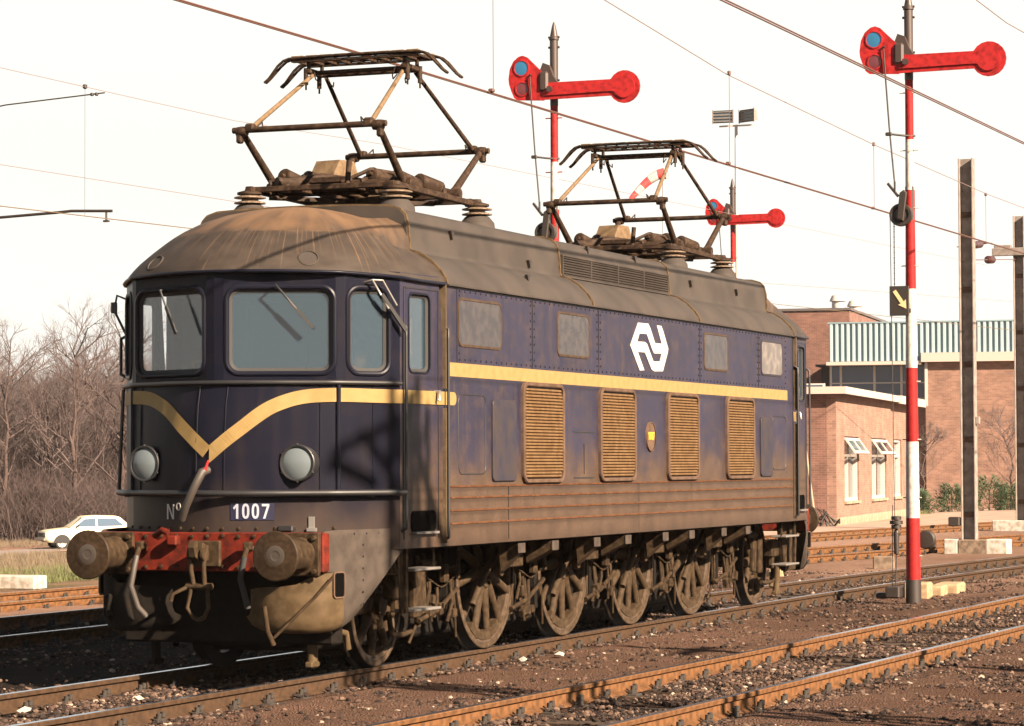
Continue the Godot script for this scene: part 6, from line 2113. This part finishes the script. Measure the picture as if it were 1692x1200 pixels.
# ------------------------------------------------------------------ car and small things
func build_car() -> void:
	var p := Vector3(76.75, 0, -45.08)
	p.y = ground_y(p.x, p.z) + .03
	var t := thing("parked_car", "cream hatchback parked at the edge of the wood", "car", p, "", deg_to_rad(21.3 + 92.0 + 20.0))
	t.scale = Vector3.ONE * .92
	# local +x is the nose; body sections along x: [x, half width, sill, shoulder]
	var s := sb()
	var rings := []
	for q in [[1.9, .68, .42, .70], [1.86, .74, .36, .76], [1.7, .78, .28, .80], [1.1, .80, .24, .87], [.75, .80, .24, .90], [.0, .81, .24, .91], [-1.0, .81, .24, .92], [-1.6, .79, .28, .92], [-1.88, .74, .34, .88], [-1.93, .68, .42, .8]]:
		var hw: float = q[1]
		rings.append([Vector3(q[0], q[2], -hw + .05), Vector3(q[0], q[2] + .12, -hw), Vector3(q[0], q[3] - .14, -hw), Vector3(q[0], q[3] - .02, -hw + .05), Vector3(q[0], q[3], -hw + .16), Vector3(q[0], q[3] + .015, 0), Vector3(q[0], q[3], hw - .16), Vector3(q[0], q[3] - .02, hw - .05), Vector3(q[0], q[3] - .14, hw), Vector3(q[0], q[2] + .12, hw), Vector3(q[0], q[2], hw - .05)])
	loft(s, rings, true, 2)
	for e in [0, rings.size() - 1]:
		for k in range(1, 10): tri(s, rings[e][0], rings[e][k], rings[e][k + 1])
	obj("body", s, M.car_cream, t)
	s = sb()
	var cab := []
	for q in [[.82, .70, .90], [.25, .60, 1.33], [.12, .58, 1.37], [-.4, .58, 1.39], [-1.2, .58, 1.36], [-1.35, .6, 1.31], [-1.78, .68, .92]]:
		cab.append([Vector3(q[0], q[2] - .005, -q[1]), Vector3(q[0], q[2] + .02, -q[1] + .12), Vector3(q[0], q[2] + .03, 0), Vector3(q[0], q[2] + .02, q[1] - .12), Vector3(q[0], q[2] - .005, q[1])])
	loft(s, cab, false, 3)
	for zs in [1.0, -1.0]:
		var side := []
		for q in cab: side.append(q[4] if zs > 0 else q[0])
		for k in range(1, side.size() - 1):
			tri(s, side[0] + Vector3(0, 0, .0), side[k], side[k + 1])
	obj("cabin", s, M.car_cream, t)
	for zs in [1.0, -1.0]:
		s = sb()
		for q in [[[.62, .95], [.22, 1.27], [-.28, 1.29], [-.28, .95]], [[-.36, .95], [-.36, 1.29], [-1.15, 1.27], [-1.5, .97]]]:
			var poly := []
			for k in q: poly.append(Vector3(k[0], k[1], zs * (lerpf(.705, .605, (k[1] - .9) / .45) + .012)))
			quad(s, poly[0], poly[1], poly[2], poly[3])
		obj("side_window", s, M.car_glass, t)
	s = sb(); quad(s, Vector3(.80, .935, -.62), Vector3(.29, 1.325, -.54), Vector3(.29, 1.325, .54), Vector3(.80, .935, .62)); obj("windscreen", s, M.car_glass, t)
	s = sb(); box(s, Vector3(1.905, .6, 0), Vector3(.04, .17, 1.2), Basis(), .01); obj("grille", s, M.rubber, t)
	for zs in [1.0, -1.0]:
		s = sb(); box(s, Vector3(1.915, .6, .48 * zs), Vector3(.04, .15, .24), Basis(), .02); obj("headlight", s, M.lamp_glass, t)
		s = sb(); box(s, Vector3(.52, .97, .82 * zs), Vector3(.08, .09, .14), Basis(), .02); obj("door_mirror", s, M.rubber, t)
	s = sb(); box(s, Vector3(1.94, .42, 0), Vector3(.1, .12, 1.5), Basis(), .03); obj("bumper", s, M.chrome, t)
	for zs in [1.0, -1.0]:
		s = sb()
		for x in [.62, -.32]: bar(s, Vector3(x, .3, .812 * zs), Vector3(x, .9, .80 * zs), .012, .012)
		bar(s, Vector3(.6, .3, .806 * zs), Vector3(-.9, .3, .806 * zs), .02, .08)
		bar(s, Vector3(-.22, .78, .812 * zs), Vector3(-.1, .78, .812 * zs), .02, .025)
		obj("door_gap", s, M.rubber, t)
	for x in [1.2, -1.2]:
		for zs in [1.0, -1.0]:
			var w := part("wheel", t, Vector3(x, .29, .7 * zs))
			var ax := Transform3D(Basis(Vector3.RIGHT, PI / 2 * zs), Vector3.ZERO)
			s = sb(); lathe(s, [Vector2(.19, -.09), Vector2(.27, -.09), Vector2(.29, -.05), Vector2(.29, .05), Vector2(.27, .09), Vector2(.2, .1)], ax, 24); obj("tyre", s, M.rubber, w)
			s = sb(); lathe(s, [Vector2(.2, .1), Vector2(.17, .07), Vector2(.1, .06), Vector2(.06, .1), Vector2(0, .105)], ax, 20); obj("rim", s, M.galv, w)
			s = sb()
			var arch := PackedVector2Array()
			for k in 13: arch.append(Vector2(cos(PI * k / 12.0), sin(PI * k / 12.0)) * .36)
			prism(s, arch, .012, Transform3D(Basis(), Vector3(x, .27, .801 if zs > 0 else -.813)))
			obj("wheel_arch", s, M.rubber, t)

func build_small_things() -> void:
	var s: SurfaceTool
	# worn concrete covers beside the near signal mast
	for q in [[18.6, 1.72, .42, "concrete cover, nearest to the red and white signal mast"], [19.35, 1.76, .55, "concrete cover in the middle of the row by the signal mast"], [20.3, 1.8, .8, "concrete cover at the far end of the row by the signal mast"]]:
		s = sb(); box(s, Vector3(q[0], -.04 if q[2] < .5 else -.07, q[1]), Vector3(q[2] * 1.15, .26 if q[2] < .5 else .17, .36), Basis(Vector3.UP, .1), .025)
		tag(obj("concrete_cover", s, M.cover_stone), q[3], "concrete block", "concrete covers by the signal mast")
	s = sb(); box(s, Vector3(29.2, -.02, -1.4), Vector3(.3, .26, .36), Basis(Vector3.UP, .1), .02)
	tag(obj("cable_box", s, M.concrete_dark), "grey concrete cable box between the rails left of the signal mast", "cable box")
	s = sb(); box(s, Vector3(17.6, -.03, -12.75), Vector3(.4, .22, 1.3), Basis(), .02)
	tag(obj("kerb_block", s, M.white_worn), "white painted concrete block on the grass at the left edge", "concrete block")
	s = sb(); box(s, Vector3(25.2, -.07, -2.3), Vector3(.4, .14, .26), Basis(Vector3.UP, .4), .03)
	tag(obj("stone_block", s, M.cover_stone), "pale stone block lying behind the last locomotive wheel", "stone")
	# scraps of paper
	var rr := RandomNumberGenerator.new()
	rr.seed = 3
	for q in [[-2.25, -.5, .07, "at the lower left corner, nearest the picture's edge"], [-1.0, -.17, .06, "between the rails in front of the locomotive"], [-2.75, .46, .05, "lying under the near rail at the lower left"], [5.2, 1.2, .08, "below the second driving wheel, opened like a tent"], [4.4, 1.12, .045, "beside the near rail below the first driving wheel"]]:
		s = sb()
		var ring := []
		for k in 7:
			var a := TAU * k / 7
			ring.append(Vector3(cos(a) * q[2] * rr.randf_range(.6, 1.3), rr.randf_range(0, .04), sin(a) * q[2] * rr.randf_range(.5, 1.1)))
		for k in 7: tri(s, Vector3(0, .05, 0), ring[k], ring[(k + 1) % 7])
		var o := obj("paper_scrap", s, M.paper)
		o.position = Vector3(q[0], -.13, q[1])
		tag(o, "crumpled white paper scrap " + q[3], "litter", "paper scraps on the ballast")
	# pole and scrap iron at the office wall
	s = sb(); tube(s, [Vector3(63.35, 2.5, -12.3), Vector3(62.6, -.12, -11.75)], .04, 8)
	tag(obj("leaning_pole", s, M.plinth), "pale wooden pole leaning on the end wall of the brick office", "pole")
	s = sb()
	for k in 9:
		var a := Vector3(62.4 + rr.randf() * .6, -.1, -12.0 + rr.randf() * .9)
		tube(s, [a, a + Vector3(rr.randf_range(-.3, .3), rr.randf_range(.2, .6), rr.randf_range(-.4, .4)), a + Vector3(rr.randf_range(-.5, .5), .1, rr.randf_range(-.6, .6))], .03, 6)
	tag(obj("scrap_iron", s, M.iron_black), "low dark heap of scrap iron at the corner of the office", "scrap")

# spring haze: a cream veil low down, faintly pink at the horizon, thinning to deep blue overhead
func hazy_sky() -> ImageTexture:
	var n := FastNoiseLite.new()
	n.seed = 90
	n.frequency = 1.6
	n.fractal_octaves = 4
	var im := Image.create_empty(512, 256, false, Image.FORMAT_RGBF)
	for y in 256:
		var el := (0.5 - (y + 0.5) / 256.0) * PI
		for x in 512:
			var az := ((x + 0.5) / 512.0 - 0.5) * TAU
			var d := Vector3(sin(az) * cos(el), sin(el), -cos(az) * cos(el))
			var c := Vector3(.236, .2315, .212)
			c = c.lerp(Vector3(.225, .202, .188), exp(-maxf(el, 0.0) / .05) * (0.45 + 0.3 * sin(az + .4)))
			c *= 1.0 + n.get_noise_3d(d.x * 1.5, d.y * 5.0, d.z * 1.5) * 0.05
			var up := smoothstep(.2, .75, el + n.get_noise_3d(d.x, d.y * 2.0, d.z) * .1)
			c = c.lerp(Vector3(.011, .028, .054), up)
			if el < 0.0: c = c.lerp(Vector3(.05, .035, .027), smoothstep(0.0, -.05, el))
			im.set_pixel(x, y, Color(c.x, c.y, c.z))
	return ImageTexture.create_from_image(im)

func _ready() -> void:
	rng.seed = 1
	# camera
	var cam := Camera3D.new()
	cam.name = "camera"
	cam.transform = Transform3D(Basis(Vector3(0.362728, -0.00394, 0.931887), Vector3(-0.031771, 0.999357, 0.016591), Vector3(-0.931353, -0.035625, 0.362369)), Vector3(-21.8018, 1.7905, 11.2082))
	cam.fov = 14.4585
	cam.near = 0.5
	cam.far = 2500.0
	add_child(cam)
	cam.current = true
	# sky, exposure
	var we := WorldEnvironment.new()
	we.name = "world_environment"
	var env := Environment.new()
	env.background_mode = Environment.BG_SKY
	var sm := PanoramaSkyMaterial.new()
	sm.panorama = hazy_sky()
	var sky := Sky.new()
	sky.sky_material = sm
	env.sky = sky
	env.tonemap_mode = Environment.TONE_MAPPER_LINEAR
	env.tonemap_exposure = 4.6
	env.ssao_enabled = true
	env.ssil_enabled = true
	env.sdfgi_enabled = true
	env.fog_enabled = true
	env.fog_density = 0.0001
	env.fog_light_color = lin(.9, .8, .74)
	we.environment = env
	add_child(we)
	# sun: low, from behind the camera's right shoulder
	var sun := DirectionalLight3D.new()
	sun.name = "sun"
	sun.light_color = Color(1.0, 0.9, 0.79)
	sun.light_energy = 1.6
	sun.light_angular_distance = 0.5
	sun.shadow_enabled = true
	add_child(sun)
	sun.look_at_from_position(Vector3(-.42, .62, 1.0) * 50.0, Vector3.ZERO)
	materials()
	mat("fascia_blue", lin(.24, .32, .345), 0.5)
	build_ground()
	build_track(1, "track under the locomotive, with brown rails and dark cinders", -14.0, 75.0, 0.0, M.rail_dirty, M.rail_top, 52.0)
	build_track(4, "nearest track with bright orange rust on its rails", -14.0, 60.0, 0.0, M.rail_rust, M.rail_top, 40.0)
	build_track(2, "second track behind the locomotive with blue shining rails in its shadow", -14.0, 80.0, 0.05, M.rail_rust, M.rail_top, 55.0)
	build_track(3, "farthest track beside the grass, its rails wholly rusty", 0.0, 85.0, 0.0, M.rail_rust, M.rail_top_worn, 62.0)
	build_stones()
	build_buildings()
	build_plants()
	build_loco()
	semaphore(Vector3(17.0, -.08, 2.03), 0.0, true, "nearest red semaphore signal at right with arrow board")
	semaphore(Vector3(17.63, -.1, -3.45), 0.0, false, "red semaphore signal standing behind the middle of the locomotive")
	semaphore(Vector3(46.0, -.12, -9.3), 0.55, false, "small distant semaphore signal right of the rear pantograph")
	build_lines()
	build_floodlight()
	build_car()
	build_small_things()
